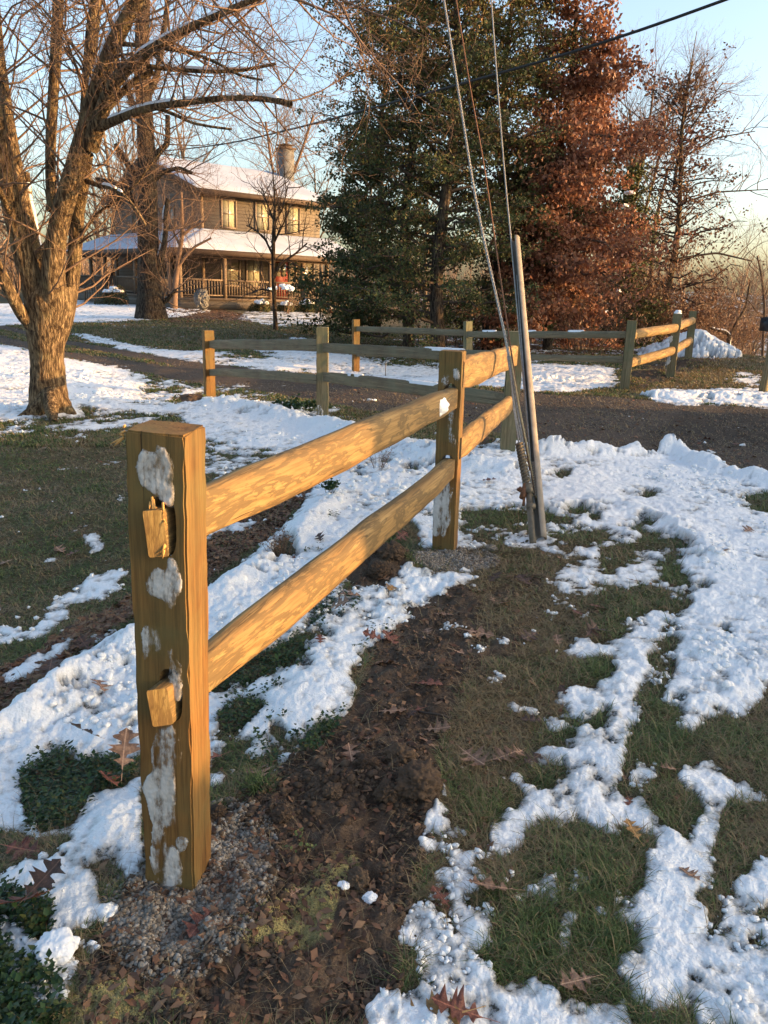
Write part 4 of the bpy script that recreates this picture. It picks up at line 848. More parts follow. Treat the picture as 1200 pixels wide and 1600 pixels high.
for p in hp:
    k = 170; hx.append(p.x+rg.randn(k)*.07*(1+p.y*.15)); hy.append(p.y+rg.randn(k)*.05*(1+p.y*.15)); hs.append(.0022+.014*rg.rand(k)**6)
x = np.concatenate([x]+hx); y = np.concatenate([y]+hy); sz = np.concatenate([sz]+hs); k = gsample(cov, x, y) < .05; x, y, sz = x[k], y[k], sz[k]
tag(mk('soil_crumbs', scatter_solids('soil_crumbs', x, y, gsample(ZG, x, y), sz, 1, .7, .42, M_clod, False), M_clod), 'loose dark brown soil crumbs over the bare dirt path', 'soil', kind='stuff')
x, y = pick(Dr2*inview*open_*(GY < 26)*ss(.4, .6, nf), 6500); tag(mk('driveway_stones', scatter_solids('driveway_stones', x, y, gsample(ZG, x, y), .004+.006*rg.rand(len(x))**2+.0004*y, 1, .6, .25), M_chip), 'loose stone chips scattered over the gravel driveway', 'stones', kind='stuff')
x, y = pick(ss(.2, .7, Sw2)*inview*(GY < 4)*open_, 14000); M_saw = m_rnd('sawdust_flakes', [(.30,.25,.10), (.42,.36,.16), (.24,.19,.08)])
tag(mk('sawdust', scatter_solids('sawdust', x, y, gsample(ZG, x, y), .0008+.0016*rg.rand(len(x)), 0, .4, .2), M_saw), 'pale yellow green sawdust sprinkled over the gravel and soil by the near post', 'sawdust', kind='stuff')
# loose snow crumbs along the edges of the patches
x, y = pick(((cov > -.05) & (cov < .12))*inview*(GY < 12)*ss(.45, .6, fbm(GX, GY, .4, 3, 2)), 5000)
z = np.maximum(gsample(ZG, x, y), gsample(ZS, x, y)); mks = scatter_solids('snow_crumbs', x, y, z, .002+.007*rg.rand(len(x))**3*(1+y*.3), 1, .7, .38)
mks.attributes.new('thin', 'FLOAT', 'POINT'); tag(mk('snow_crumbs', mks, M_snow), 'small crumbs of snow along the edges of the snow patches', 'snow', kind='stuff')
x, y = pick(((Wide > .8) & (cov > .3) & (rough_f > .50))*inview*(GY < 14)*1.0, 1500)
mks = scatter_solids('snow_clumps', x, y, gsample(ZS, x, y), (.004+.013*rg.rand(len(x))**2.2)*(.6+y*.2), 2, .7, .2, zoff=.05); mks.attributes.new('thin', 'FLOAT', 'POINT'); tag(mk('snow_clumps', mks, M_snow), 'rounded clumps of plowed snow on top of the snow banks', 'snow', kind='stuff')

# ---- fallen oak leaves
HALF = [(0,.012),(.10,.02),(.16,.10),(.20,.22),(.25,.17),(.29,.06),(.36,.07),(.42,.24),(.45,.40),(.50,.33),(.53,.26),(.56,.34),(.60,.22),(.63,.08),(.69,.08),(.75,.22),(.79,.33),(.83,.22),(.86,.12),(.90,.15),(.94,.07),(1.0,.0)]
def leaf_mesh(seed, curl=.25, L=1.0):
    r = random.Random(seed); V = []; n = len(HALF); a = r.uniform(-.5, .5); b = r.uniform(-.9, .9)*curl; tw = r.uniform(-.5, .5)
    for side in (1, -1):
        for x_, y_ in HALF:
            yy = y_*side*(1+r.uniform(-.18, .18)); z_ = curl*(yy*yy*2.2+abs(yy)*.5)+b*x_*x_+tw*x_*yy+r.uniform(-.02, .02); V.append((x_*L, yy*L, z_*L))
    for x_, y_ in HALF: V.append((x_*L, 0, (b*x_*x_)*L))
    q = []
    for i in range(n-1): q.append((2*n+i, 2*n+i+1, i+1, i)); q.append((n+i, n+i+1, 2*n+i+1, 2*n+i))
    V = np.array(V); m = len(V); st = [(-.28,.006,0),(-.28,-.006,0),(0.02,-.008,0),(.02,.008,0)]
    V = np.vstack([V, np.array(st)*L]); q.append((m, m+1, m+2, m+3)); return V, np.array(q)
def m_oak(name, a, b, vein):
    n = NT(name, .5, .35); v = n.coord(); f = n.noise(6, v, 6, .65); c = n.ramp(f, (.32, tuple(q*.55 for q in a)), (.5, a), (.7, b)); sx_ = n.N('SeparateXYZ'); n.t.links.new(v, sx_.inputs[0]); ay = n.math('ABSOLUTE', sx_.outputs[1])
    c = n.mix(n.ramp(ay, (.008, .8), (.02, 0.0)), c, tuple(min(1, q*1.5) for q in b)); vn = n.math('FRACT', n.math('MULTIPLY', n.math('SUBTRACT', sx_.outputs[0], n.math('MULTIPLY', ay, .7)), 8.0)); c = n.mix(n.ramp(vn, (.0, .5), (.10, 0.0)), c, tuple(q*.5 for q in a))
    return n.done(c, n.bump(f, .6, .02))
M_oak = [m_oak('tan_oak_leaf', (.22,.12,.075), (.38,.23,.145), 0), m_oak('red_brown_oak_leaf', (.13,.042,.028), (.25,.095,.06), 0), m_oak('dark_oak_leaf', (.055,.03,.022), (.11,.06,.04), 0), m_oak('ochre_oak_leaf', (.28,.15,.05), (.42,.24,.09), 0)]
LM = []
for s in range(6):
    for mi in range(4):
        Vq, q = leaf_mesh(s, [.05,.12,.22,.08,.16,.26][s]); me = mesh_np('oak_leaf', Vq, q, smooth=True); me.materials.append(M_oak[mi]); LM.append(me)
ldesc = ['tan', 'red brown', 'dark brown', 'ochre']
LV = [ # px, py, size(m), colour, where
 (320,1440,.085,1,'flat in the gravel right of the near post base'),(735,1193,.10,0,'flat by the dirt clod'),(783,1186,.10,0,'at the grass edge right of the dirt clod'),(828,1196,.07,2,'behind the tan one at the grass edge'),
 (548,1192,.075,0,'left of the dirt clod heap'),(632,1186,.085,0,'on top of the dirt clod heap'),(668,1075,.085,1,'glossy and alone in the middle of the dirt path'),(610,1115,.09,0,'beside a snow fleck on the dirt path'),(648,1108,.07,1,'folded next to the fallen stick'),
 (680,1140,.08,0,'near the left end of the fallen stick'),(672,1160,.095,0,'just below the stick on the dirt'),(576,1158,.055,0,'small, lying flat on smooth dirt'),(590,1037,.10,0,'at the snow edge left of the path'),(612,998,.10,1,'at the snow edge further up the path'),
 (585,1003,.08,1,'tucked against the snow edge'),(528,968,.10,0,'standing upright among green ground cover'),(552,936,.10,0,'on green ground cover under the lower rail'),(690,958,.08,0,'on matted grass left of the path middle'),(745,990,.12,0,'broad, on matted grass'),(728,1024,.11,0,'on matted grass below the broad one'),
 (668,985,.06,0,'small, beside the path snow edge'),(772,935,.08,0,'flat on matted brown grass below the second post'),(785,946,.08,0,'flat on matted grass, lighter tip'),(770,910,.09,2,'near the second post base'),(820,912,.10,2,'right of the second post base'),
 (830,1000,.10,2,'on matted grass near the snow strip'),(920,1000,.10,2,'curled between snow strips'),(930,950,.08,1,'in the grass among the melting streaks'),(900,958,.06,1,'small, among the melting streaks'),(760,762,.11,1,'lying on the snow behind the second post'),(812,770,.08,1,'lying on snow by the guy anchor'),
 (1165,840,.10,0,'on the smooth snow at the right'),(1130,880,.06,0,'small, half sunk in the right snow field'),(1118,822,.04,2,'tiny, on the right snow field'),(770,1405,.10,0,'in the grass by a snow lump, lower middle'),(722,1590,.10,1,'on the snow at the bottom of the view'),(690,1598,.12,3,'bright, at the very bottom of the view'),
 (690,1415,.06,1,'small, in the grass above the bottom snow'),(905,1545,.07,0,'in the grass between the bottom snow patches'),(985,1257,.06,1,'beside the forked snow patch'),(988,1316,.06,3,'yellowish, at the rim of the snow arc'),(835,1130,.07,2,'on the long grass under a snow film'),(1080,1378,.06,0,'by the right snow patch'),
 (140,1180,.11,0,'broad with veins, upright in snow left of the near post'),(195,1215,.12,0,'curled against the left side of the near post'),(160,1095,.10,0,'sticking out of the snow left of the near post'),(175,1240,.08,1,'under the curled one by the near post'),(30,1335,.09,1,'on the snow at the left edge'),
 (65,1415,.095,2,'long curled tan, by the bottom left snow'),(55,1450,.12,1,'dark curled, by the bottom left snow'),(330,1195,.10,1,'right behind the near post'),(405,1215,.11,0,'in front of the yellow one beside green grass'),(432,1226,.06,3,'yellow, beside a green tuft right of the near post'),
 (460,1395,.05,0,'small, by a weed in the dirt'),(345,1375,.06,2,'in the soil right of the near post'),(625,852,.11,1,'upright under the lower rail near the second post'),(460,880,.10,1,'under the lower rail by the dry plant'),(600,905,.09,0,'on the dirt heap under the lower rail'),(612,920,.08,3,'light, on the dirt heap under the lower rail'),
 (500,852,.08,2,'on the snow above the lower rail'),(100,1045,.10,2,'in the ditch left of the near post'),(80,1075,.12,2,'low in the ditch at the left'),(165,1010,.12,2,'in the ditch behind the snow bank'),(190,1000,.10,1,'in the ditch next to the near post'),(135,1022,.09,2,'between two others in the ditch'),
 (8,885,.09,0,'on the lawn by the left edge of the view'),(95,868,.09,0,'pale, on the lawn among snow streaks'),(112,872,.08,1,'on the lawn beside a pale one'),(1110,690,.12,1,'on the far edge of the driveway at the right'),(1150,697,.10,1,'on the driveway near the right edge'),(135,591,.10,2,'on the snow right of the big tree'),
 (870,1010,.06,0,'small, right of the path'),(945,1000,.09,2,'beside the curled one between snow strips'),(810,1185,.07,0,'in long grass'),(640,1120,.05,2,'tiny, next to the stick'),(350,1050,.07,1,'on the ground cover right of the near post'),(500,1015,.06,1,'in the snow left of the path'),(990,910,.06,1,'between two snow streaks'),(700,930,.05,0,'small, at the tip of the snow tongue'),(880,1085,.05,2,'small, beside the snow streak'),(1045,1215,.05,0,'small, by the forked snow patch')]
lr = random.Random(5)
for (px, py, sz, c, wh) in LV:
    me = LM[lr.randrange(6)*4+c]; o = mk('oak_leaf', me); p = surf(px, py); up = any(k_ in wh for k_ in ('upright','curled','sticking'))
    o.rotation_euler = (lr.uniform(-.25,.25)+(.45 if up else 0), lr.uniform(-.25,.25)-(.3 if up else 0), lr.uniform(0, 6.28)); sz *= 1.12; o.scale = (sz,)*3
    o.location = p+Vector((-.4*sz*math.cos(o.rotation_euler.z), -.4*sz*math.sin(o.rotation_euler.z), .006+.016*float(gsample(cov, np.array([p.x]), np.array([p.y]))[0] < .05)*float(gsample(Df2, np.array([p.x]), np.array([p.y]))[0] < .5)+(.25*sz if up else 0)))
    tag(o, ldesc[c]+' oak leaf '+wh, 'leaf', 'fallen oak leaves')
# crumbled leaf litter too small to count
def litter(n, weight, name, label, smin=.012, smax=.05, k=.0):
    x, y = pick(weight, n); z = np.maximum(gsample(ZG, x, y), np.where(gsample(cov, x, y) > 0, gsample(ZS, x, y), -9))+.004
    s = (smin+(smax-smin)*rg.rand(n)**2)*(1+k*y); a = rg.rand(n)*6.28; u = np.stack([np.cos(a), np.sin(a), (rg.rand(n)-.5)*1.1], 1); w_ = np.stack([-np.sin(a), np.cos(a), (rg.rand(n)-.5)*1.1], 1)
    c_ = np.stack([x, y, z], 1); P0 = c_-u*s[:,None]; P1 = c_+w_*(s*.45)[:,None]+[0,0,.004]; P2 = c_+u*s[:,None]; P3 = c_-w_*(s*.45)[:,None]; P4 = c_+u*(s*.2)[:,None]+np.array([0,0,1])*(s*.25*rg.rand(n))[:,None]
    V_ = np.stack([P0, P1, P2, P3, P4], 1).reshape(-1, 3); b = np.arange(n)[:,None]*5
    t_ = np.concatenate([b+np.array([[0,4,1]]), b+np.array([[1,4,2]]), b+np.array([[2,4,3]]), b+np.array([[3,4,0]])]); 
    return tag(mk(name, mesh_np(name, V_, None, t_, {'rnd': np.repeat(rg.rand(n), 5)}), M_litter), label, 'leaf litter', kind='stuff')
M_litter = m_leaf('leaf_litter', (.045,.025,.017), (.10,.05,.03), (.16,.085,.05), (.24,.145,.085), (.12,.05,.03), trans=.1)
litter(9000, Lt2*inview*(GY < 9)*open_*edge_ok, 'leaf_litter', 'dark crumbled leaf litter filling the ditch beside the lawn', .008, .035)
litter(15000, (Lt > .4)*inview*(GY > 9)*(1-.5*snowy)*1.0, 'leaf_litter', 'brown leaf litter under the evergreens and beside the far fence', .015, .05, .03)
litter(6000, inview*open_*edge_ok*(Th2*.8+Df2*.6)*(GY < 9)*1.0, 'leaf_litter', 'small leaf scraps on the bare path and thin grass', .004, .020)
litter(2500, inview*open_*(GY > 6)*(Dr2*.6+Th2*.6)*1.0, 'leaf_litter', 'scattered brown leaf scraps on the driveway verge and far lawn', .012, .035, .02)
# ---- ground cover (trailing evergreen leaves)
M_vinca = m_leaf('ground_cover_leaf', (.012,.028,.010), (.022,.048,.015), (.040,.072,.022), (.07,.075,.025), rough=.35, trans=.1)
def ground_cover(weight, n, label, s0=.008, s1=.016, hmax=.05):
    x, y = pick(weight, n//5); x = np.repeat(x, 5)+rg.randn(len(x)*5)*.006; y = np.repeat(y, 5)+rg.randn(len(y)*5)*.006; m_n = len(x)
    z = gsample(ZTOP, x, y)+hmax*rg.rand(m_n)**2.2; s = s0+(s1-s0)*rg.rand(m_n)**2*1.3; a = rg.rand(m_n)*6.28; el = rg.rand(m_n)*.9-.2
    u = np.stack([np.cos(a)*np.cos(el), np.sin(a)*np.cos(el), np.sin(el)], 1); w_ = np.stack([-np.sin(a), np.cos(a), 0*a], 1); c_ = np.stack([x, y, z], 1)
    pts = [c_, c_+u*(s*.45)[:,None]+w_*(s*.42)[:,None]+[0,0,.002], c_+u*(s*1.3)[:,None], c_+u*(s*.45)[:,None]-w_*(s*.42)[:,None]+[0,0,.002], c_+u*(s*.55)[:,None]-[0,0,.001]]
    V_ = np.stack(pts, 1).reshape(-1, 3); b = np.arange(m_n)[:,None]*5; t_ = np.concatenate([b+np.array([q]) for q in ([0,4,1],[1,4,2],[2,4,3],[3,4,0])])
    tag(mk('ground_cover', mesh_np('ground_cover', V_, None, t_, {'rnd': np.repeat(rg.rand(m_n), 5)}), M_vinca), label, 'ground cover', kind='stuff')
ground_cover((GC > .35)*(cov < .12)*(GY < 6)*1.0, 9000, 'dark green trailing ground cover showing through the snow near the post')
F1m = f32(); fill(F1m, F1, 1)
sp2_ = (fbm(GX, GY, .12, 3, 14) > .64) & (F1m > 0) & (GY < 5) & (GX > -1.3) & (cov < .42)
ground_cover(sp2_*inview*(GX > -.45-0*GX), 1100, 'single sprigs of ground cover poking through the snow strip', .007, .014, .035)
# ---- single things on the ground
def clod(px, py, r_, seed, label, mat=M_clod, cat='clod', name='dirt_clod', flat=.75, group=None):
    K_ = .35 if 'snow' in name else 1.0
    if name == 'dirt_clod': r_ *= 1.2
    bm = bmesh.new(); bmesh.ops.create_icosphere(bm, subdivisions=5, radius=1)
    for v_ in bm.verts:
        f = 1+.32*mnoise.noise(v_.co*1.3+Vector((seed*7.7,0,0)))+.26*mnoise.noise(v_.co*3.2+Vector((0,seed,0)))*K_+.20*mnoise.noise(v_.co*7)*K_+.12*mnoise.noise(v_.co*16)*K_; v_.co *= f*r_; v_.co.z *= flat
    me = bpy.data.meshes.new(name); bm.to_mesh(me); bm.free()
    for p in me.polygons: p.use_smooth = True
    me.attributes.new('rnd', 'FLOAT', 'POINT').data.foreach_set('value', np.full(len(me.vertices), (seed*.37) % 1, np.float32))
    o = mk(name, me, mat); p = surf(px, py); o.location = p+Vector((0,0,r_*flat*.45)); o.rotation_euler = (0,0,seed); return tag(o, label, cat, group)
g_ = 'dirt clods beside the path'
for a in [(650,1250,.048,1,'largest dark dirt clod at the right edge of the dug soil'),(625,1205,.035,2,'rounded dirt clod just behind the largest one'),(575,1215,.026,3,'dirt clod in the middle of the dug soil'),(520,1250,.022,4,'dirt clod at the left of the dug soil'),(605,1255,.028,5,'crumbly dirt clod left of the largest one'),
  (440,1278,.020,6,'tan stone like clod above the gravel'),(560,1375,.022,7,'dirt clod above the two small snow bits'),(340,1275,.020,8,'dirt clod touching the near post shadow side'),(610,885,.055,9,'big clod under the lower rail left of the second post'),(578,870,.06,10,'sandy clod under the lower rail'),(590,900,.045,11,'lowest clod of the heap under the lower rail')]: clod(*a, group=g_)
clod(768,858,.03,12,'yellowish stone on the ground right of the second post', mat=M_peb, cat='stone', name='stone', flat=.6)
for a in [(578,1402,.017,21,'rounder of two snow chunks on the soil'),(537,1385,.014,22,'smaller snow chunk on the soil near the yellow sawdust'),(1043,712,.062,25,'tall snow chunk standing on the bank beside the driveway'),(975,706,.06,26,'snow chunk at the edge of the driveway, middle right'),(952,710,.045,27,'small snow chunk left of the other edge chunks'),(678,1426,.014,24,'single round snow chunk in the lower grass'),(90,1498,.042,28,'blocky snow chunk in the bottom left')]:
    if a[0] == 678: a = (938, 1424)+a[2:]
    clod(*a, mat=M_fsnow, cat='snow chunk', name='snow_chunk', flat=.6, group='loose snow chunks')
mb = MB(); a_ = surf(655,1113); b_ = surf(715,1130); c_ = surf(690,1118); mb.tube([a_+Vector((0,0,.01))-a_, c_+Vector((0,0,.012))-a_, b_+Vector((0,0,.006))-a_], [.004,.0035,.002], 6)
st_ = mb.build('stick', M_twigd, smooth=True); st_.location = a_; tag(st_, 'thin dark fallen stick lying on the dirt path', 'stick')
# dry perennial poking through the snow by the ditch, a weed and a grass tuft
def stems(name, px, py, n, h, spread, mat, label, cat='plant', leafn=0, lm=None, leafs=.01, rad=.0012):
    p = surf(px, py); e = empty(name, tuple(p), 0, label, cat); mb = MB(); tips = []
    for i in range(n):
        a = lr.uniform(0, 6.28); s = lr.uniform(0, spread); b = Vector((math.cos(a)*s*.5, math.sin(a)*s*.5, -.01)); t = Vector((math.cos(a)*s*1.3, math.sin(a)*s*1.3, h*lr.uniform(.5, 1))); m2 = (b+t)/2+Vector((lr.gauss(0,.01), lr.gauss(0,.01), h*.1)); mb.tube([b, m2, t], [rad, rad*.8, rad*.4], 4)
        tips += [m2.lerp(t, q/6) for q in range(7)]
        for _ in range(3): q = m2.lerp(t, lr.random()); w = q+Vector((lr.gauss(0,.025), lr.gauss(0,.025), lr.uniform(.01,.04)))*(h/.15); mb.tube([q, w], [rad*.6, rad*.3], 3); tips.append(w)
    mb.build('stems', mat, e)
    if leafn:
        V_ = []; t_ = []
        for i in range(leafn):
            q = tips[lr.randrange(len(tips))]; u = Vector((lr.gauss(0,1), lr.gauss(0,1), lr.gauss(0,.6))).normalized()*leafs; w = u.cross(Vector((lr.gauss(0,1), lr.gauss(0,1), lr.gauss(0,1)))).normalized()*leafs*.4; b = len(V_); V_ += [q, q+u*.5+w, q+u, q+u*.5-w]; t_.append((b, b+1, b+2, b+3))
        mk('leaves', mesh_np('leaves', [tuple(v) for v in V_], t_, attrs={'rnd': np.random.rand(len(V_))}), lm or M_litter, e)
    return e
stems('dry_perennial', 437, 868, 34, .17, .10, M_twig, 'brown dry perennial with thin stems in the snow by the ditch', leafn=160, leafs=.012)
stems('dry_perennial', 590, 742, 26, .16, .10, M_twig, 'smaller dry plant in the snow behind the lower rail', leafn=60, leafs=.012)
stems('evergreen_sprig', 515, 792, 14, .08, .07, M_twigd, 'dark evergreen sprig in the snow above the top of the lower rail', leafn=220, lm=M_vinca, leafs=.022)
stems('evergreen_sprig', 462, 648, 22, .16, .25, M_twigd, 'dark evergreen clump beside the snow bank left of the old post', leafn=420, lm=M_vinca, leafs=.05, rad=.002)
stems('weed', 470, 1325, 7, .05, .05, M_twig, 'pale green weed seedling in the dirt right of the gravel', leafn=40, lm=m_leaf('weed_leaf', (.10,.14,.05), (.16,.19,.07)), leafs=.010, rad=.0009)
def tuft(px, py, n, h, label):
    p = surf(px, py); x = p.x+rg.randn(n)*.02; y = p.y+rg.randn(n)*.015; o = mk('grass_tuft', blades(x, y, h*(.5+.5*rg.rand(n)), np.full(n, .002), .8, 'grass_tuft', M_grass, .35*rg.rand(n), ''), M_grass); tag(o, label, 'grass tuft')
tuft(405, 1235, 160, .09, 'bright green grass tuft right of the near post'); 
# ================================================================== HOUSE
hc = at(318,480,42)
house = empty('wooden_house', (hc.x, hc.y, -.05), math.atan2(.64,.77), 'brown clapboard two storey farmhouse with snowy roofs and a wraparound porch', 'house')
def m_siding(name, a, b, step=.17):
    n = NT(name, .8, .2); c = n.N('TexCoord'); s = n.N('SeparateXYZ'); n.t.links.new(c.outputs['Object'], s.inputs[0])
    fr_ = n.math('FRACT', n.math('DIVIDE', s.outputs[2], step)); v = n.coord((.4,.4,6)); f = n.noise(5, v, 5, .6)
    col = n.ramp(f, (.3, a), (.7, b)); col = n.mix(n.ramp(fr_, (.0, .75), (.10, .75), (.13, 0.0)), col, tuple(x*.25 for x in a))
    return n.done(col, n.bump(fr_, .8, .03))
M_sid = m_siding('brown_clapboard', (.105,.085,.066), (.165,.135,.105)); M_trim = m_flat('brown_trim', (.13,.09,.06), .75, .15, 6); M_trimd = m_flat('dark_fascia', (.07,.045,.03), .7, .15, 6)
M_deck = m_flat('porch_wood', (.14,.10,.07), .8, .2, 6); M_shing = m_flat('roof_shingle', (.06,.055,.05), .9, .2, 8)
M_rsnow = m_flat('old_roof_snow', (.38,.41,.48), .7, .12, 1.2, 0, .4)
M_frame = m_flat('window_frame', (.16,.12,.09), .6, .1, 5)
ng = NT('window_glass', .04, .6); ng.b.inputs['Base Color'].default_value = (.30,.27,.20,1); ng.b.inputs['Metallic'].default_value = .55; M_glass = ng.m
M_blind = m_flat('window_blind', (.55,.50,.38), .8, .1, 3); M_red = m_flat('red_door_paint', (.15,.022,.016), .6, .15, 5); M_white = m_flat('white_paint', (.6,.58,.52), .6, .1, 5)
M_stone = m_flat('grey_stone', (.13,.125,.12), .85, .35, 5, 0, .8); M_pump = m_flat('pumpkin_skin', (.65,.20,.03), .5, .15, 14)
W_, D_, Eh, Rh = 7.3, 11.6, 5.98, 7.9
def ob(name, mb, mat, par=house, **k): return mb.build(name, mat, par, **k)
mb = MB(); mb.box(0, W_, 0, D_, -.3, Eh)
wall = ob('wall', mb, M_sid)
mb = MB(); mb.hexa([(0,0,Eh),(.25,0,Eh),(.25,D_,Eh),(0,D_,Eh),(0,D_/2-.01,Rh-.15),(.25,D_/2-.01,Rh-.15),(.25,D_/2+.01,Rh-.15),(0,D_/2+.01,Rh-.15)]); ob('gable', mb, M_sid)
mb = MB(); mb.box(-.03,.0,-.03,.12,0,Eh); mb.box(-.03,.12,-.03,.0,0,Eh); ob('corner_board', mb, M_trim)
sl_ = (Rh-Eh)/(D_/2)
def slab(x0, x1, y0, z0, y1, z1, t, lift=0): return MB().hexa([(x0,y0,z0+lift),(x1,y0,z0+lift),(x1,y1,z1+lift),(x0,y1,z1+lift),(x0,y0,z0+t+lift),(x1,y0,z0+t+lift),(x1,y1,z1+t+lift),(x0,y1,z1+t+lift)])
ov = .55
roof = ob('roof', slab(-ov, W_+ov, -ov, Eh-ov*sl_, D_/2, Rh, .14), M_shing)
ob('roof_back', slab(-ov, W_+ov, D_+ov, Eh-ov*sl_, D_/2, Rh, .14), M_shing, house)
def snow_sheet(name, F, n1=90, n2=26, par=house):
    a = np.linspace(0, 1, n1); b = np.linspace(0, 1, n2); A, B = np.meshgrid(a, b); X, Y, Z = F(A, B)
    e = np.minimum(np.minimum(A*n1*.25, (1-A)*n1*.25), np.minimum(B*n2*.35, (1-B)*n2*.35)); e = np.clip(e, 0, 1)
    Z = Z+.13*np.sqrt(e)-.01+(fbm(X, Y, 1.1, 4, 3)-.5)*.07*e; ii = np.arange(A.size).reshape(A.shape)
    q = np.stack([ii[:-1,:-1], ii[:-1,1:], ii[1:,1:], ii[1:,:-1]], -1).reshape(-1, 4); return mk(name, mesh_np(name, np.stack([X,Y,Z], -1).reshape(-1, 3), q, smooth=True), M_rsnow, par)
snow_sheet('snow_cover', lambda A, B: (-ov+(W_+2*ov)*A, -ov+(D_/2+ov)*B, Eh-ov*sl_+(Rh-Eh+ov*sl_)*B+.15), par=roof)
mb = MB(); mb.box(-ov-.02, W_+ov, -ov-.10, -ov-.005, Eh-ov*sl_-.12, Eh-ov*sl_+.10); ob('gutter', mb, M_trimd)
mb = MB()
for (ya, za, yb, zb) in ((-ov, Eh-ov*sl_, D_/2, Rh), (D_+ov, Eh-ov*sl_, D_/2, Rh)): mb.hexa([(-ov-.05,ya,za-.20),(-ov-.002,ya,za-.20),(-ov-.002,yb,zb-.20),(-ov-.05,yb,zb-.20),(-ov-.05,ya,za+.15),(-ov-.002,ya,za+.15),(-ov-.002,yb,zb+.15),(-ov-.05,yb,zb+.15)])
ob('bargeboard', mb, M_trimd)
ch = mk('chimney', (lambda m: (m.box(7.48,8.2,4.1,4.9,-.2,9.2), m.mesh('chimney'))[1])(MB()), M_stone, house)
mb = MB(); mb.box(7.4,8.28,4.02,4.98,9.2,9.3); mb.box(7.6,8.08,4.2,4.8,9.3,9.42); mb.box(7.45,8.23,4.07,4.93,9.42,9.47); mb.build('chimney_cap', M_trimd, ch)
def window(face, u, z0, w, h, glass=None, par=house, mull=True, fm=None):
    """face 'f' = long wall (y=0), 'g' = gable wall (x=0)"""
    def bx(mb, u0, u1, a, b, z0_, z1_):   # a,b outward offsets
        if face == 'f': mb.box(u0, u1, -b, -a, z0_, z1_)
        else: mb.box(-b, -a, u0, u1, z0_, z1_)
    t = .09; f = MB(); bx(f, u-w/2-t, u-w/2, .003, .07, z0-t, z0+h+t); bx(f, u+w/2, u+w/2+t, .003, .07, z0-t, z0+h+t); bx(f, u-w/2, u+w/2, .003, .07, z0+h, z0+h+t); bx(f, u-w/2, u+w/2, .003, .09, z0-t, z0)
    bx(f, u-w/2, u+w/2, .02, .05, z0+h/2-.025, z0+h/2+.025)
    if mull: bx(f, u-.012, u+.012, .018, .040, z0, z0+h/2-.025); bx(f, u-.012, u+.012, .018, .040, z0+h/2+.025, z0+h)
    wo = f.build('window', fm or M_frame, par); g = MB(); bx(g, u-w/2, u+w/2, .002, .014, z0, z0+h); g.build('pane', glass or M_blind, wo); return wo
ngb = NT('sunlit_blind_glass', .25, .5); ngb.b.inputs['Base Color'].default_value = (.30,.28,.20,1); M_lit = ngb.m
for u in (1.55, 3.55, 5.5): window('f', u, 4.25, .74, 1.28, M_lit)
for u in (3.6, 8.4): window('g', u, 4.0, .9, 1.25, M_glass)
window('f', 1.6, 1.35, 1.0, 1.45, M_glass); window('f', 3.0, 1.35, .8, 1.45, M_lit); window('f', 6.3, 1.35, 1.1, 1.45, M_glass)
window('g', 3.0, 1.35, .9, 1.4, M_glass); window('g', 8.0, 1.35, .9, 1.4, M_glass)
d = MB(); d.box(4.15,5.15,-.06,-.003,.72,2.8); do = d.build('door', M_red, house); d = MB(); d.box(4.3,4.65,-.08,-.06,1.9,2.6); d.box(4.7,5.0,-.08,-.06,1.9,2.6); d.build('pane', M_glass, do); d = MB(); d.box(5.02,5.07,-.11,-.06,1.7,1.76); d.build('handle', M_dkst, do)
d = MB(); d.box(4.03,4.15,-.08,-.003,.72,2.92); d.box(5.15,5.27,-.08,-.003,.72,2.92); d.box(4.15,5.15,-.08,-.003,2.8,2.92); d.build('door_frame', M_trim, house)
# porch: an L wrapping the gable side and the long side
PD, DK, PE, PT = 2.45, .70, 2.86, 3.95
X1 = W_+.35; Yb = D_+1.0
mb = MB(); mb.box(-PD, X1, -PD, -.002, .58, DK); mb.box(-PD, -.002, 0, Yb, .58, DK); ob('porch_deck', mb, M_deck)
mb = MB(); mb.box(-PD+.03, X1, -PD+.03, -PD+.07, .08, .575); mb.box(-PD+.03, -PD+.07, -PD+.08, Yb, .08, .575); ob('porch_skirt', mb, M_sid)
o_ = .4; xe, ye = -PD-o_, -PD-o_
ps = (PT-PE)/(PD+o_)
mb = MB(); V8 = [(xe,ye,PE),(X1+o_,ye,PE),(X1+o_,0,PT),(0,0,PT)]; V9 = [(xe,ye,PE),(0,0,PT),(0,Yb,PT),(xe,Yb+.2,PE)]
for Vx in (V8, V9): mb.hexa([*Vx, *[(x,y,z+.10) for x,y,z in Vx]])
pr = ob('porch_roof', mb, M_shing)
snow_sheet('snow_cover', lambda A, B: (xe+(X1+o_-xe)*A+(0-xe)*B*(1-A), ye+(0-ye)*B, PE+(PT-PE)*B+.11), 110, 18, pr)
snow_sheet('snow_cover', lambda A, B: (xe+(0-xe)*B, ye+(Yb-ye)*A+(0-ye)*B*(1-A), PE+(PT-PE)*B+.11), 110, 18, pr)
mb = MB(); mb.box(xe, X1+o_, ye-.04, ye+.02, PE-.16, PE+.08); mb.box(xe-.04, xe-.002, ye, Yb+.2, PE-.16, PE+.08); mb.box(-PD-.05, X1, -PD-.05, -PD+.12, PE-.26, PE-.02); mb.box(-PD-.05, -PD+.12, -PD+.13, Yb, PE-.26, PE-.02); ob('porch_beam', mb, M_trimd)
px_ = [-PD+.08, 0.0, 2.6, 4.6, 6.15, X1-.1]
for x in px_: ob('porch_post', MB().box(x-.08, x+.08, -PD+.0, -PD+.16, DK, PE-.02), M_trim)
py_ = [.6, 3.0, 5.6, 7.3, 9.6, Yb-.1]
for y in py_: ob('porch_post', MB().box(-PD+.0, -PD+.16, y-.08, y+.08, DK, PE-.02), M_trim)
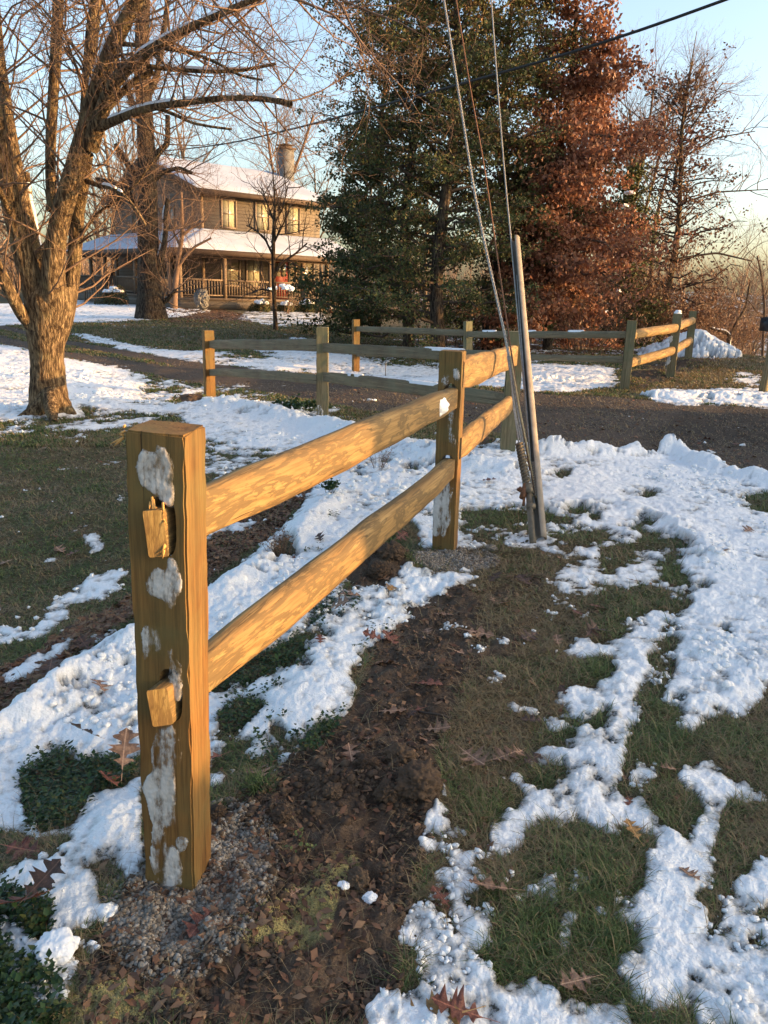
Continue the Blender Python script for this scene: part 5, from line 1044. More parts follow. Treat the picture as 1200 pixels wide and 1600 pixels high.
def railing(face, a, b):
    mb = MB()
    def bx(u0, u1, z0, z1, o0=.05, o1=.11):
        if face == 'f': mb.box(u0, u1, -PD+o0, -PD+o1, z0, z1)
        else: mb.box(-PD+o0, -PD+o1, u0, u1, z0, z1)
    bx(a, b, DK+.82, DK+.90, .03, .13); bx(a, b, DK+.10, DK+.16)
    n_ = max(2, int((b-a)/.15))
    for i in range(1, n_): u = a+(b-a)*i/n_; bx(u-.022, u+.022, DK+.16, DK+.82, .06, .10)
    ob('railing', mb, M_deck)
for a, b in zip(px_[:-1], px_[1:]):
    if abs(a-4.6) < .1: continue
    railing('f', a+.08, b-.08)
for a, b in zip([-PD+.16]+py_[:-1], py_): 
    if abs(a-5.6) < .1: continue
    railing('g', a+.08, b-.08)
def steps(face, u0, u1):
    mb = MB(); n_ = 4
    for i in range(n_):
        z = DK-.17*(i+1)+.02; o0 = .02+.28*i
        if face == 'f': mb.box(u0, u1, -PD-o0-.30, -PD-o0-.005, z-.045, z); mb.box(u0, u1, -PD-o0-.06, -PD-o0-.03, z-.17, z-.05)
        else: mb.box(-PD-o0-.30, -PD-o0-.005, u0, u1, z-.045, z); mb.box(-PD-o0-.06, -PD-o0-.03, u0, u1, z-.17, z-.05)
    s = ob('steps', mb, M_deck); r = MB(); q = MB()
    for u in (u0-.09, u1+.02):
        for j, (o, zt) in enumerate(((0,DK+.9),(1.15,.98))):
            if face == 'f': r.box(u, u+.07, -PD-o-.09, -PD-o, 0, zt)
            else: r.box(-PD-o-.09, -PD-o, u, u+.07, 0, zt)
        P_ = []
        for dz in (.0, .07):
            for o, zt in ((.04, DK+.80), (1.19, .86)):
                for du in (0.005, .065): P_.append((u+du, -PD-o, zt+dz) if face == 'f' else (-PD-o, u+du, zt+dz))
        r.hexa([P_[0],P_[1],P_[3],P_[2],P_[4],P_[5],P_[7],P_[6]])
        for k in range(1, 8):
            o = .04+1.15*k/8; zt = DK+.80+(.86-DK-.80)*k/8; zb = DK-.6*k/8
            if face == 'f': r.box(u+.015, u+.055, -PD-o-.04, -PD-o, zb, zt)
            else: r.box(-PD-o-.04, -PD-o, u+.015, u+.055, zb, zt)
        if face == 'f': q.box(u-.02, u+.09, -PD-1.26, -PD-1.13, .98, 1.04)
    r.build('stair_rail', M_deck, s)
    if face == 'f': q.build('snow_cap', M_fsnow, s); w = MB(); w.box(u0+.02, u1-.02, -PD-1.14, -PD-.90, .045, .085); w.build('snow_strip', M_fsnow, s)
steps('f', 4.75, 6.0); steps('g', 5.75, 7.15)
# things on and before the porch
def in_house(x, y, z): return tuple(house.matrix_basis @ Vector((x, y, z)))
bpy.context.view_layer.update()
def pumpkin(x, y, z, s):
    e = empty('pumpkin', in_house(x, y, z), 0, 'orange pumpkin on the front porch steps', 'pumpkin'); th_ = np.linspace(0, 2*math.pi, 37)[:-1]; ph = np.linspace(-1.4, 1.4, 12); V_ = []
    for p in ph:
        for t in th_: r_ = s*math.cos(p)*(1+.09*abs(math.cos(5*t))); V_.append((r_*math.cos(t), r_*math.sin(t), s*.75*(math.sin(p)+1)))
    q = [(i*36+j, i*36+(j+1)%36, (i+1)*36+(j+1)%36, (i+1)*36+j) for i in range(11) for j in range(36)]
    mk('skin', mesh_np('skin', V_, q, smooth=True), M_pump, e); MB().tube([(0,0,s*1.4),(0.02,0,s*1.8)], [.03,.02], 6).build('stem', M_twigd, e)
pumpkin(5.75, -PD-.5, DK-.34, .17)
e = empty('flower_pot', in_house(5.3, -PD-1.5, .0), 0, 'small clay flower pot with snow in front of the porch steps', 'flower pot')
MB().tube([(0,0,0),(0,0,.28),(0,0,.281),(0,0,.34)], [.12,.17,.19,.19], 14).build('pot', m_flat('clay', (.25,.11,.07)), e); snow_lump('snow_cap', e, (0,0,.36), .17, .17, .06, 3)
def shrub(x, y, r_, label, snow=True, lm=None, world=None):
    p = world or in_house(x, y, 0); e = empty('shrub', (p[0], p[1], p[2]-.02), 0, label, 'shrub'); n_ = 2600; rr = np.random.RandomState(int(abs(x*10))+5)
    dv = rr.randn(n_, 3); dv /= np.linalg.norm(dv, axis=1)[:,None]; c = dv*(r_*(.55+.5*rr.rand(n_)**.5))[:,None]*(1+.25*np.sin(dv[:,:1]*5)); c[:,2] = abs(c[:,2])*1.1+.05
    leaf_batch(e, 'foliage', c, .05, lm or M_hol, rr)
    MB().tube([(0,0,0),(0,0,r_*.7)], .03, 6).build('stem', M_twigd, e)
    if snow:
        for i in range(6): a9 = i*1.1; snow_lump('snow_cap', e, (math.cos(a9)*r_*.45*(i > 0), math.sin(a9)*r_*.45*(i > 0), r_*(1.18-.18*(i > 0))+rr.rand()*.04), r_*.30, r_*.28, .12, i+int(r_*30))
def leaf_batch(par, name, C, s, mat, rr, stretch=1.5, down=0.0, svar=.5, attr=None, nrm_up=0.0):
    n_ = len(C); u = rr.randn(n_, 3); u[:,2] -= down*1.5; u /= np.linalg.norm(u, axis=1)[:,None]; w = np.cross(u, rr.randn(n_, 3)); w /= np.linalg.norm(w, axis=1)[:,None]+1e-9
    sz = s*(1-svar/2+svar*rr.rand(n_)); a = u*(sz*stretch*.5)[:,None]; b = w*(sz*.42)[:,None]; nn = np.cross(u, w)*(sz*.18)[:,None]
    V_ = np.stack([C-a, C+b+nn, C+a, C-b+nn], 1).reshape(-1, 3); k = np.arange(n_)[:,None]*4; t_ = np.concatenate([k+np.array([[0,2,1]]), k+np.array([[0,3,2]])])
    r_ = rr.rand(n_) if attr is None else np.clip(attr, 0, 1); return mk(name, mesh_np(name, V_, None, t_, {'rnd': np.repeat(r_, 4)}), mat, par)
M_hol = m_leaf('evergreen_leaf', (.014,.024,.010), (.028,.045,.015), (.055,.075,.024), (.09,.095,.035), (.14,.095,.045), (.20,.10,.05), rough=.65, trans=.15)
M_redoak = m_leaf('russet_leaf', (.085,.036,.025), (.16,.065,.042), (.25,.11,.066), (.34,.175,.105), (.42,.26,.17), rough=.55, trans=.3)
M_brleaf = m_leaf('brown_leaf', (.055,.030,.022), (.10,.055,.038), (.16,.09,.06), (.22,.12,.07), rough=.6, trans=.25)
for x, y, r_, l in ((1.4,-3.6,.55,'dark shrub beside the boulder under the porch railing'),(2.9,-3.55,.50,'snow topped shrub in the middle under the porch railing'),(4.1,-3.6,.58,'snow topped shrub closest to the porch steps'),(-3.7,2.6,.8,'wide low snow dusted shrub left of the dark tree trunk')): shrub(x, y, r_, l)
clod(316,474,.1,31,'grey boulder with a little snow in front of the porch', mat=M_stone, cat='boulder', name='boulder', flat=.8)
o_b = bpy.data.objects['boulder']; o_b.location = at(315,468,37.6); o_b.scale = (3.4,3.2,5.4)
for i, (x, y, sc) in enumerate([(-4.3,8.2,3.6),(-4.9,9.4,3.0)]):
    clod(140,472,.1,33+i,['round dark boulder with snow on top beside the left porch steps','lower flat boulder near the left porch steps'][i], mat=M_stone, cat='boulder', name='boulder', flat=.8)
    ob2 = [o for o in bpy.data.objects if o.name.startswith('boulder')][-1]; ob2.location = in_house(x, y, .2); ob2.scale = (sc,)*3
rc = empty('porch_chair', in_house(-1.3, 8.7, DK), R(60), 'brown slat back chair on the left end of the porch', 'chair')
mb = MB(); mb.box(-.28,.28,-.25,.25,.40,.45); mb.build('seat', M_trimd, rc); mb = MB()
for i in range(6): mb.box(-.27+.1*i, -.21+.1*i, .24,.27,.45,1.05)
mb.box(-.3,.3,.235,.275,1.05,1.13); mb.build('backrest', M_trimd, rc)
for a in (-.27, .23):
    for b in (-.25, .21): MB().box(a, a+.04, b, b+.04, 0, .4).build('leg', M_trimd, rc)
# clumps of wintering hydrangea by the steps
# ================================================================== TREES
def smooth_path(P, n):
    P = np.asarray(P, float); t = np.concatenate([[0], np.cumsum(np.linalg.norm(np.diff(P, axis=0), axis=1))]); t /= t[-1]; tt = np.linspace(0, 1, n); out = []
    # catmull style by local cubic: interpolate then blur
    m_ = 120; ti = np.linspace(0, 1, m_)
    for i in range(P.shape[1]):
        a = np.interp(ti, t, P[:,i]); k = 7; b = np.pad(a, k, mode='reflect', reflect_type='odd'); a2 = np.convolve(b, np.ones(2*k+1)/(2*k+1), 'valid'); out.append(np.interp(tt, ti, a2))
    return np.stack(out, 1)
class Tree:
    def __init__(s, seed): s.r = np.random.RandomState(seed); s.big = MB(); s.fine = MB(); s.tips = []; s.cnt = 0
    def branch(s, p, d, L, rad, lvl, maxl, up=.15, wig=.25, kids=(5, 4, 3), ang=(35, 60), shr=.55, thr=.012, kmin=.25, curve=0):
        r = s.r; n = max(4, int(4+L*1.5) if lvl < 2 else 4); P_ = [p]; dd = d/np.linalg.norm(d); st = L/n
        for i in range(n):
            dd = dd+r.randn(3)*wig/math.sqrt(n)+np.array([0,0,up])/n; dd /= np.linalg.norm(dd); P_.append(P_[-1]+dd*st)
        P_ = np.array(P_); R_ = rad*(1-.82*np.linspace(0, 1, n+1)**1.1)
        (s.big if rad > thr else s.fine).tube(P_, np.maximum(R_, rad*.12), 7 if rad > .04 else (5 if rad > .012 else 3), cap=False, a=r.rand()); s.cnt += 1
        if lvl >= maxl: s.tips.append(P_[-1]); s.tips.append(P_[len(P_)//2]); return
        k = kids[min(lvl, len(kids)-1)]
        for j in range(k):
            t = kmin+(1-kmin)*(j+r.rand()*.8)/k; t = min(t, .98); x = t*n; i0 = min(int(x), n-1); q = P_[i0]+(P_[i0+1]-P_[i0])*(x-i0); dl = P_[i0+1]-P_[i0]; dl /= np.linalg.norm(dl)
            a = math.radians(r.uniform(*ang)); az = r.rand()*6.283; e1 = np.cross(dl, [.3,.2,1]); e1 /= np.linalg.norm(e1)+1e-9; e2 = np.cross(dl, e1)
            nd = dl*math.cos(a)+(e1*math.cos(az)+e2*math.sin(az))*math.sin(a)
            s.branch(q, nd, L*shr*(1.15-.6*t)*r.uniform(.7, 1.2), max(rad*(1-.7*t)*.55, .0022), lvl+1, maxl, up, wig, kids, ang, shr, thr, .15)
    def limb(s, pts, n=40, sides=14, mb=None, rough=.06):
        """pts: (px, py, depth, width px) read off the photo"""
        A = np.array([list(at(a, b, c))+[w*c/FPX/2] for a, b, c, w in pts]); B = smooth_path(A, n); C = B[:,:3]; rad = B[:,3]
        m = mb or s.big; d = np.gradient(C, axis=0); d /= np.linalg.norm(d, axis=1)[:,None]; ref = np.array([0,-1,.05]); U = np.cross(d, ref); U /= np.linalg.norm(U, axis=1)[:,None]; Wv = np.cross(d, U)
        th_ = np.arange(sides)*2*math.pi/sides; k = rough; rr = 1+k*2*(fbm(np.arange(n)[:,None]*.35+pts[0][0], th_[None]*1.2+pts[0][1], 1.0, 3, 3)-.5)
        V_ = C[:,None]+(rad[:,None]*rr)[...,None]*(np.cos(th_)[None,:,None]*U[:,None]+np.sin(th_)[None,:,None]*Wv[:,None]); i = np.arange(n-1)[:,None]*sides; j = np.arange(sides)[None]; j2 = (j+1) % sides
        m.add(V_.reshape(-1, 3), np.stack([i+j, i+j2, i+sides+j2, i+sides+j], -1).reshape(-1, 4), a=.5); return C, rad, d
def twigs_on(t, C, rad, d, k, L, lvl=0, maxl=2, t0=.25, updir=.3, side=None, kids=(5, 4, 3), r0=None, thr=.014, wig=.35, ang=(25, 60)):
    n = len(C)
    for j in range(k):
        i = int((t0+(1-t0)*(j+t.r.rand())/k)*(n-1)); dl = d[i]; v = t.r.randn(3); v[2] += updir
        if side is not None: v += np.array(side)*.6
        v -= dl*(v@dl)*.9; v /= np.linalg.norm(v); nd = dl*.5+v*.9; nd /= np.linalg.norm(nd)
        t.branch(C[i]+v*rad[i]*.5, nd, L*t.r.uniform(.6, 1.2), (r0 or min(rad[i]*.35, .013)), lvl, maxl, .25, wig, kids, ang, .55, thr)
def snow_on(C, rad, par, t0, t1, name='branch_snow', wd=.75, gap=.35, seed=0):
    n = len(C); i0, i1 = int(t0*(n-1)), int(t1*(n-1)); Cc = smooth_path(C[i0:i1+1], 60); rr = np.interp(np.linspace(i0, i1, 60), np.arange(n), rad); d = np.gradient(Cc, axis=0); d /= np.linalg.norm(d, axis=1)[:,None]
    U = np.cross(d, [0,0,1.]); U /= np.linalg.norm(U, axis=1)[:,None]; Wv = np.cross(U, d); a = np.linspace(-1, 1, 9); on = fbm(np.arange(60)*.17+seed, np.zeros(60), 1.0, 3, 2)
    hgt = np.where(on > gap, 1, .0)*np.minimum(1, np.minimum(np.arange(60), 59-np.arange(60))/5); off = rr*wd; V_ = []
    for i in range(60):
        for b in a: V_.append(Cc[i]+U[i]*off[i]*b+Wv[i]*(rr[i]*math.sqrt(max(0, 1-(b*wd)**2))*.94+hgt[i]*(.012+rr[i]*.30)*(1-b*b)**.5-(.02 if hgt[i] < .3 else 0)))
    ii = np.arange(60*9).reshape(60, 9); q = np.stack([ii[:-1,:-1], ii[:-1,1:], ii[1:,1:], ii[1:,:-1]], -1).reshape(-1, 4)
    return mk(name, mesh_np(name, np.array(V_)-np.array(par.matrix_world.translation)[None], q, smooth=True), M_fsnow, par)

# ---- the big spreading tree at the left
bt = empty('bare_tree', (-3.92, 8.9, -.12), 0, 'big multi limbed bare tree with snow along its limbs at the left edge', 'tree'); bpy.context.view_layer.update()
bo = np.array(bt.location); tb = Tree(21)
def part_limb(name, pts, n=44, sides=16, snow=None, tw=None, rough=.05, **k):
    t = Tree(int(abs(pts[0][0]*7+pts[-1][1]*3)) % 1000+1); m = MB(); C, rad, d = t.limb(pts, n, sides, m, rough); o = m.build(name, M_bark, bt, smooth=True, off=bo); LIMBS.append((C, rad, d))
    for (a, b) in (snow or []): snow_on(C, rad, bt, a, b, seed=a*9+pts[0][0]*.1)
    if tw: twigs_on(tb, C, rad, d, **tw)
    return C, rad, d
LIMBS = []
D0 = 8.9
part_limb('trunk', [(78,672,D0,103.2),(79,648,D0,74.0),(77,628,D0,60.2),(75,600,D0,53.3),(74,570,D0,49.0),(73,540,D0,51.6),(73,515,D0,60.2),(75,490,D0,70.5),(80,462,D0,72.2),(84,440,D0,55.0)], 60, 28, rough=.07)
part_limb('root', [(76,615,8.75,25.8),(60,640,8.65,24.1),(30,656,8.5,13.8)], 16, 10); part_limb('root', [(80,612,8.85,29.2),(100,636,8.85,24.1),(118,652,8.8,10.3)], 16, 10); part_limb('root', [(80,612,8.7,25.8),(80,640,8.5,22.4),(84,660,8.3,10.3)], 16, 10)
part_limb('limb', [(74,590,8.9,13.2),(70.0,545,8.9,26.5),(66,505,8.85,37.8),(54,455,8.8,34.4),(40,410,8.75,31.8),(27,360,8.7,29.2),(13,300,8.6,26.7),(2,240,8.5,24.1),(-12,170,8.4,25.8),(-30,90,8.3,22.4),(-50,-20,8.2,17.2)], tw=dict(k=18, L=1.2, maxl=2, side=(.3,0,.4)))
part_limb('limb', [(74,590,8.9,6.6),(63.0,545,8.9,13.2),(52,512,8.8,18.9),(38,498,8.7,18.9),(18,462,8.55,18.1),(6,436,8.5,17.2),(-12,400,8.4,15.5),(-40,350,8.3,12.0)], tw=dict(k=9, L=.8, maxl=2))
part_limb('limb', [(74,590,8.9,12.0),(77.0,545,8.9,24.1),(80,470,9.0,34.4),(62,410,9.1,22.4),(48,360,9.15,18.9),(34,306,9.2,18.1),(22,240,9.25,17.2),(12,180,9.3,15.5),(2,110,9.4,13.8),(-6,20,9.5,11.2),(-10,-60,9.6,8.6)], snow=[], tw=dict(k=20, L=1.1, maxl=2))
part_limb('limb', [(74,590,8.9,15.0),(79.0,545,8.9,30.1),(84,485,8.8,43),(82,430,8.75,34.4),(85,385,8.7,29.2),(93,345,8.65,28.4),(106,300,8.6,29.2),(121,252,8.55,29.2),(134,205,8.5,27.5),(146,160,8.45,24.9),(160,115,8.4,24.1),(175,72,8.35,21.5),(192,38,8.3,19.8),(214,0,8.25,18.1),(240,-50,8.2,17.2)], 60, 18, snow=[(.72,.98)], tw=dict(k=22, L=1.3, maxl=2, side=(.3,0,.3)))
part_limb('limb', [(84,330,8.75,18.9),(79,285,8.8,14.6),(79,220,8.85,14.6),(83,150,8.9,14.6),(88,70,8.95,15.5),(91,0,9.0,14.6),(93,-60,9.0,12.0)], tw=dict(k=18, L=1.1, maxl=2))
part_limb('limb', [(74,590,8.9,10.8),(85.0,545,8.9,21.7),(96,510,8.95,31),(108,470,9.0,23.2),(115,425,9.05,20.6),(118,380,9.05,19.8),(121,330,9.0,19.8),(129,290,8.9,18.9),(136,240,8.75,18.1)], snow=[], tw=dict(k=12, L=1.0, maxl=2, side=(.5,0,0)))
part_limb('limb', [(130,235,8.6,22.4),(134,190,8.65,17.2),(137,140,8.7,17.2),(141,90,8.75,18.1),(145,40,8.8,17.2),(152,-10,8.85,15.5),(158,-60,8.9,12.0)], snow=[], tw=dict(k=16, L=1.0, maxl=2))
part_limb('limb', [(140,232,8.5,25.8),(158,178,8.4,20.6),(172,140,8.3,18.9),(188,115,8.2,18.1),(210,97,8.1,16.3),(233,80,8.0,15.5),(258,64,7.9,12.9),(285,48,7.8,11.2),(320,33,7.7,9.5),(367,12,7.6,9.0),(420,-12,7.5,7.0)], 60, 12, snow=[(.42,.97)], tw=dict(k=26, L=1.1, maxl=2, side=(.2,0,-.3)))
part_limb('limb', [(142,205,8.5,18.9),(160,196,8.4,14.6),(185,186,8.25,12.0),(215,173,8.1,10.8),(250,165,8.0,10.3),(290,160,7.9,9.5),(317,157,7.85,9.0),(350,153,7.8,8.2),(400,153,7.7,9.0),(430,156,7.6,8.5),(455,163,7.55,9.0)], 60, 12, snow=[(.12,.62),(.72,.95)], tw=dict(k=26, L=.9, maxl=2, t0=.15))
part_limb('limb', [(150,190,8.45,13.8),(165,172,8.4,11.2),(185,150,8.35,10.3),(213,124,8.3,8.6),(240,112,8.3,8.0)], 30, 10, snow=[(.1,.75)], tw=dict(k=8, L=.7, maxl=2))
part_limb('limb', [(245,168,8.05,6.0),(270,178,8.0,5.0),(300,192,7.95,4.0),(330,198,7.9,3.5),(362,202,7.9,3.5)], 24, 6, tw=dict(k=8, L=.45, maxl=1))
part_limb('limb', [(176,68,8.35,7.0),(210,70,8.2,6.0),(247,74,8.0,6.0),(300,83,7.8,5.0),(340,98,7.6,4.0),(372,118,7.5,4.0),(410,125,7.4,3.0)], 40, 6, tw=dict(k=16, L=.7, maxl=2))
part_limb('limb', [(230,104,8.0,7.0),(280,109,8.0,7.0),(330,112,7.9,6.0),(380,110,7.9,5.0),(430,100,7.8,4.0)], 40, 6, snow=[(.1,.8)], tw=dict(k=14, L=.7, maxl=2))
part_limb('limb', [(128,365,9.0,6.0),(150,335,8.9,5.0),(187,310,8.7,4.5),(215,285,8.5,4.0),(240,250,8.4,3.5),(262,222,8.3,3.0)], 40, 6, tw=dict(k=10, L=.6, maxl=2))
part_limb('limb', [(135,283,8.75,8.0),(155,290,8.6,7.0),(173,293,8.5,6.0),(195,305,8.4,5.0),(215,330,8.3,4.0),(228,352,8.3,3.0)], 40, 6, snow=[(.3,.6)], tw=dict(k=10, L=.6, maxl=2))
part_limb('limb', [(20,345,8.6,7.0),(0,300,8.3,9.0),(-20,260,8.0,9.0),(-60,230,7.8,8.0)], 20, 8, tw=dict(k=8, L=.9, maxl=2, side=(.8,0,.2)))
part_limb('limb', [(64,405,9.1,12.0),(55,360,9.2,11.2),(47,320,9.25,10.3),(42,270,9.3,8.6)], 24, 8, snow=[(.05,.95)])
# a high canopy of small branches coming down into the top of the view
for (a, b, c) in [(0,-40,8.2),(60,-60,8.6),(120,-80,8.4),(240,-50,8.2),(330,-60,7.9),(420,-12,7.5),(470,-60,7.6),(300,-40,7.4),(380,-80,8.1),(180,-60,8.8)]:
    for _ in range(3):
        p = np.array(at(a, b, c)); v = np.array([tb.r.uniform(-.6,1.0), tb.r.uniform(-.6,.4), tb.r.uniform(-.9,.3)]); tb.branch(p, v, 1.7, .014, 0, 3, .1, .5, (6,4,3), (25,60), .6, .02)
tb.big.build('branches', M_bark, bt, off=bo) if tb.big.n else None
tb.fine.build('twigs', M_twig, bt, off=bo)
for p_ in [(82,641,.16)]: pass
tg = Tree(5)
# few leaves still hanging on it
q = np.array([tuple(at(147,270,8.5)), tuple(at(138,304,8.6)), tuple(at(152,275,8.5))])
# ---- dark furrowed tree in front of the house
def photo_tree(name, base, D, stems, label, mat, twmat, cat='tree', seed=1, into=None, tw=(10, 2.2, 3), lo=.3, group=None, thr=.03, kids=(5,4,3), snow=(), r0=.04, ang=(25,60), leaf=None):
    o = at(base[0], base[1], D); e = into or empty(name, (o.x, o.y, Tz(o.x, o.y)), 0, label, cat, group); bpy.context.view_layer.update(); off = np.array(e.location); t = Tree(seed); m = MB()
    for si, st in enumerate(stems):
        C, rad, d = t.limb(st, 36, 12 if si == 0 else 8, m, .05)
        k, L, ml = tw if not isinstance(tw, list) else tw[si]
        if k: twigs_on(t, C, rad, d, k, L, maxl=ml, t0=lo if si == 0 else .15, kids=kids, r0=r0, thr=thr, ang=ang)
        if si in snow: snow_on(C, rad, e, .1, .95, seed=si, gap=.45)
    m.build('leader' if into else 'trunk', mat, e, smooth=True, off=off)
    if t.big.n: t.big.build('branches', mat, e, off=off)
    t.fine.build('twigs', twmat, e, off=off)
    if leaf: t.tips = np.array(t.tips)
    return e, t
D = 29
photo_tree('bare_tree', (235,497), D, [[(237,505,D,56),(236,490,D,46),(234,460,D,37),(232,420,D,33),(231,370,D,31),(231,320,D,29),(230,270,D,27),(228,220,D,25),(225,160,D,23),(222,100,D,21),(222,40,D,20),(226,-40,D,16)],
  [(238,440,D,14),(248,410,D,12),(256,385,D,9),(259,360,D,8),(258,335,D,7),(262,310,D,6)],[(229,360,D,14),(215,330,D,11),(200,300,D,9),(180,285,D,7),(150,280,D,6)],[(231,310,D,12),(215,280,D,10),(195,250,D,8),(180,225,D,6)],
  [(230,270,D,12),(245,240,D,10),(262,225,D,8),(262,180,D,7)],[(227,200,D,12),(210,170,D,10),(195,130,D,8),(180,90,D,6)],[(226,160,D,12),(245,120,D,10),(255,60,D,8),(262,0,D,7)],[(240,480,D,10),(262,468,D,7),(275,452,D,4)],[(232,290,D,9),(255,268,D,7),(280,262,D,5),(300,270,D,4)]],
  'tall bare tree with a thick dark furrowed trunk on the house lawn', M_barkd, M_twig, seed=31, tw=(12, 2.6, 3), thr=.03, r0=.022, snow=(1,))
D = 25
photo_tree('bare_tree', (431,515), D, [[(431,520,D,8.6),(430,500,D,6.5),(428,460,D,6.1),(427,420,D,6.1),(427,380,D,5.8),(428,350,D,5.0),(430,320,D,3.6),(428,290,D,2.5),(426,268,D,1.4)],
  [(429,425,D,4.3),(445,408,D,3.6),(462,396,D,2.9),(480,380,D,2.2)],[(427,400,D,3.6),(415,375,D,2.9),(400,360,D,2.2),(385,352,D,1.8)],[(427,455,D,2.9),(410,452,D,2.2),(395,455,D,1.4)],[(428,380,D,2.9),(440,355,D,2.5),(452,330,D,2.2)],[(428,345,D,2.9),(418,320,D,2.2),(410,295,D,1.4)],[(429,350,D,2.9),(442,325,D,2.2),(450,290,D,1.4)]],
  'slim dark bare sapling in front of the porch', M_barkd, M_twigd, seed=32, tw=(9, 1.2, 2), thr=.02, r0=.018, snow=())
D = 36
photo_tree('bare_tree', (272,480), D, [[(272,482,D,11),(273,455,D,9),(276,425,D,8),(281,395,D,7),(285,365,D,6),(284,330,D,5),(283,300,D,4)],[(270,478,D,8),(266,440,D,6),(262,410,D,5),(252,385,D,4),(244,370,D,3)],[(276,420,D,6),(290,400,D,5),(305,385,D,4),(330,372,D,3)],[(283,370,D,5),(300,355,D,4),(320,345,D,3)],[(284,390,D,4),(270,360,D,3),(262,330,D,3)]],
  'small many stemmed tree lit orange against the porch', M_twig, M_twig, seed=33, tw=(11, 2.0, 3), thr=.03, r0=.014, snow=())
# ---- bare trees far behind and beside the house (shared meshes)
def far_tree_proto(seed, H, spread=(25,50), kids=(10,6,4,3)):
    t = Tree(seed); t.branch(np.array([0,0,-.3]), np.array([.02,.02,1.]), H, H*.018, 0, 3, .3, .12, kids, spread, .5, .05, .22); return t
protos = []
for i, (s_, H_) in enumerate([(51,13),(52,15),(53,11.5),(54,14)]):
    t = far_tree_proto(s_, H_); protos.append((t.big.mesh('trunk', True), t.fine.mesh('twigs')))
    for me in protos[-1]: me.materials.append(M_barkf)
fl = [(-36,54,1.0,'far left of the house'),(-31,62,1.1,''),(-27,56,.95,''),(-22,66,1.1,''),(-24,74,1.2,''),(-17,70,1.0,''),(-12,76,1.1,''),(-6,72,.9,''),(-2,66,.85,''),(3,70,.9,''),(-40,66,1.2,''),(-45,58,1.1,''),(8,58,.8,''),(12,52,.7,''),(-19,60,.85,''),(-33,72,1.2,''),(16,60,.8,''),(22,66,.85,''),(26,58,.75,''),(31,72,.9,''),(20,48,.55,'')]
rt = random.Random(9); rank = sorted(range(len(fl)), key=lambda k: fl[k][0]/fl[k][1]); ordn = 'first second third fourth fifth sixth seventh eighth ninth tenth eleventh twelfth thirteenth fourteenth fifteenth sixteenth seventeenth eighteenth nineteenth twentieth twenty-first'.split()
for i, (x, y, s_, w_) in enumerate(fl):
    a, b = protos[i % 4]; e = empty('bare_tree', (x, y, Tz(x, y)-.1), rt.uniform(0, 6.28), 'bare woodland tree, '+ordn[rank.index(i)]+' from the left in the far row', 'tree', 'bare trees in the woods behind'); e.scale = (s_,)*3
    mk('trunk', a, None, e); mk('crown', b, None, e)
# wooded slopes that read as one mass
M_wood_far = m_flat('distant_woods', (.21,.145,.105), .95, .3, .25)
def woods(n, xr, yr, H_, label, seed):
    t = Tree(seed); t.branch(np.array([0,0,0.]), np.array([0,0,1.]), 9, .13, 0, 2, .2, .12, (12,5), (25,50), .5, .0, .2); mbx_ = t.fine if not t.big.n else t.big
    V0 = np.vstack(mbx_.v); q0 = np.vstack(mbx_.q) if mbx_.q else None; rr = np.random.RandomState(seed); Vs = []; Qs = []
    xs_ = rr.uniform(*xr, n); ys_ = rr.uniform(*yr, n); zs_ = T(xs_, ys_); k = len(V0)
    for i in range(n):
        a = rr.rand()*6.28; s_ = H_/9*rr.uniform(.6, 1.25); c, s2 = math.cos(a)*s_, math.sin(a)*s_; Vs.append(np.stack([V0[:,0]*c*1.3-V0[:,1]*s2*1.3+xs_[i], V0[:,0]*s2*1.3+V0[:,1]*c*1.3+ys_[i], V0[:,2]*s_+zs_[i]-.3], 1)); Qs.append(q0+i*k)
    o = mk('woods', mesh_np('woods', np.vstack(Vs), np.vstack(Qs)), M_wood_far); tag(o, label, 'woods', kind='stuff')
woods(800, (-110, 170), (140, 235), 9, 'brown leafless woods covering the far hillside', 61)
woods(420, (10, 75), (42, 110), 7, 'leafless woods and brush on the slope falling away at the right', 62)
woods(170, (-75, -18), (66, 110), 10, 'leafless woods beyond the house at the left', 63)

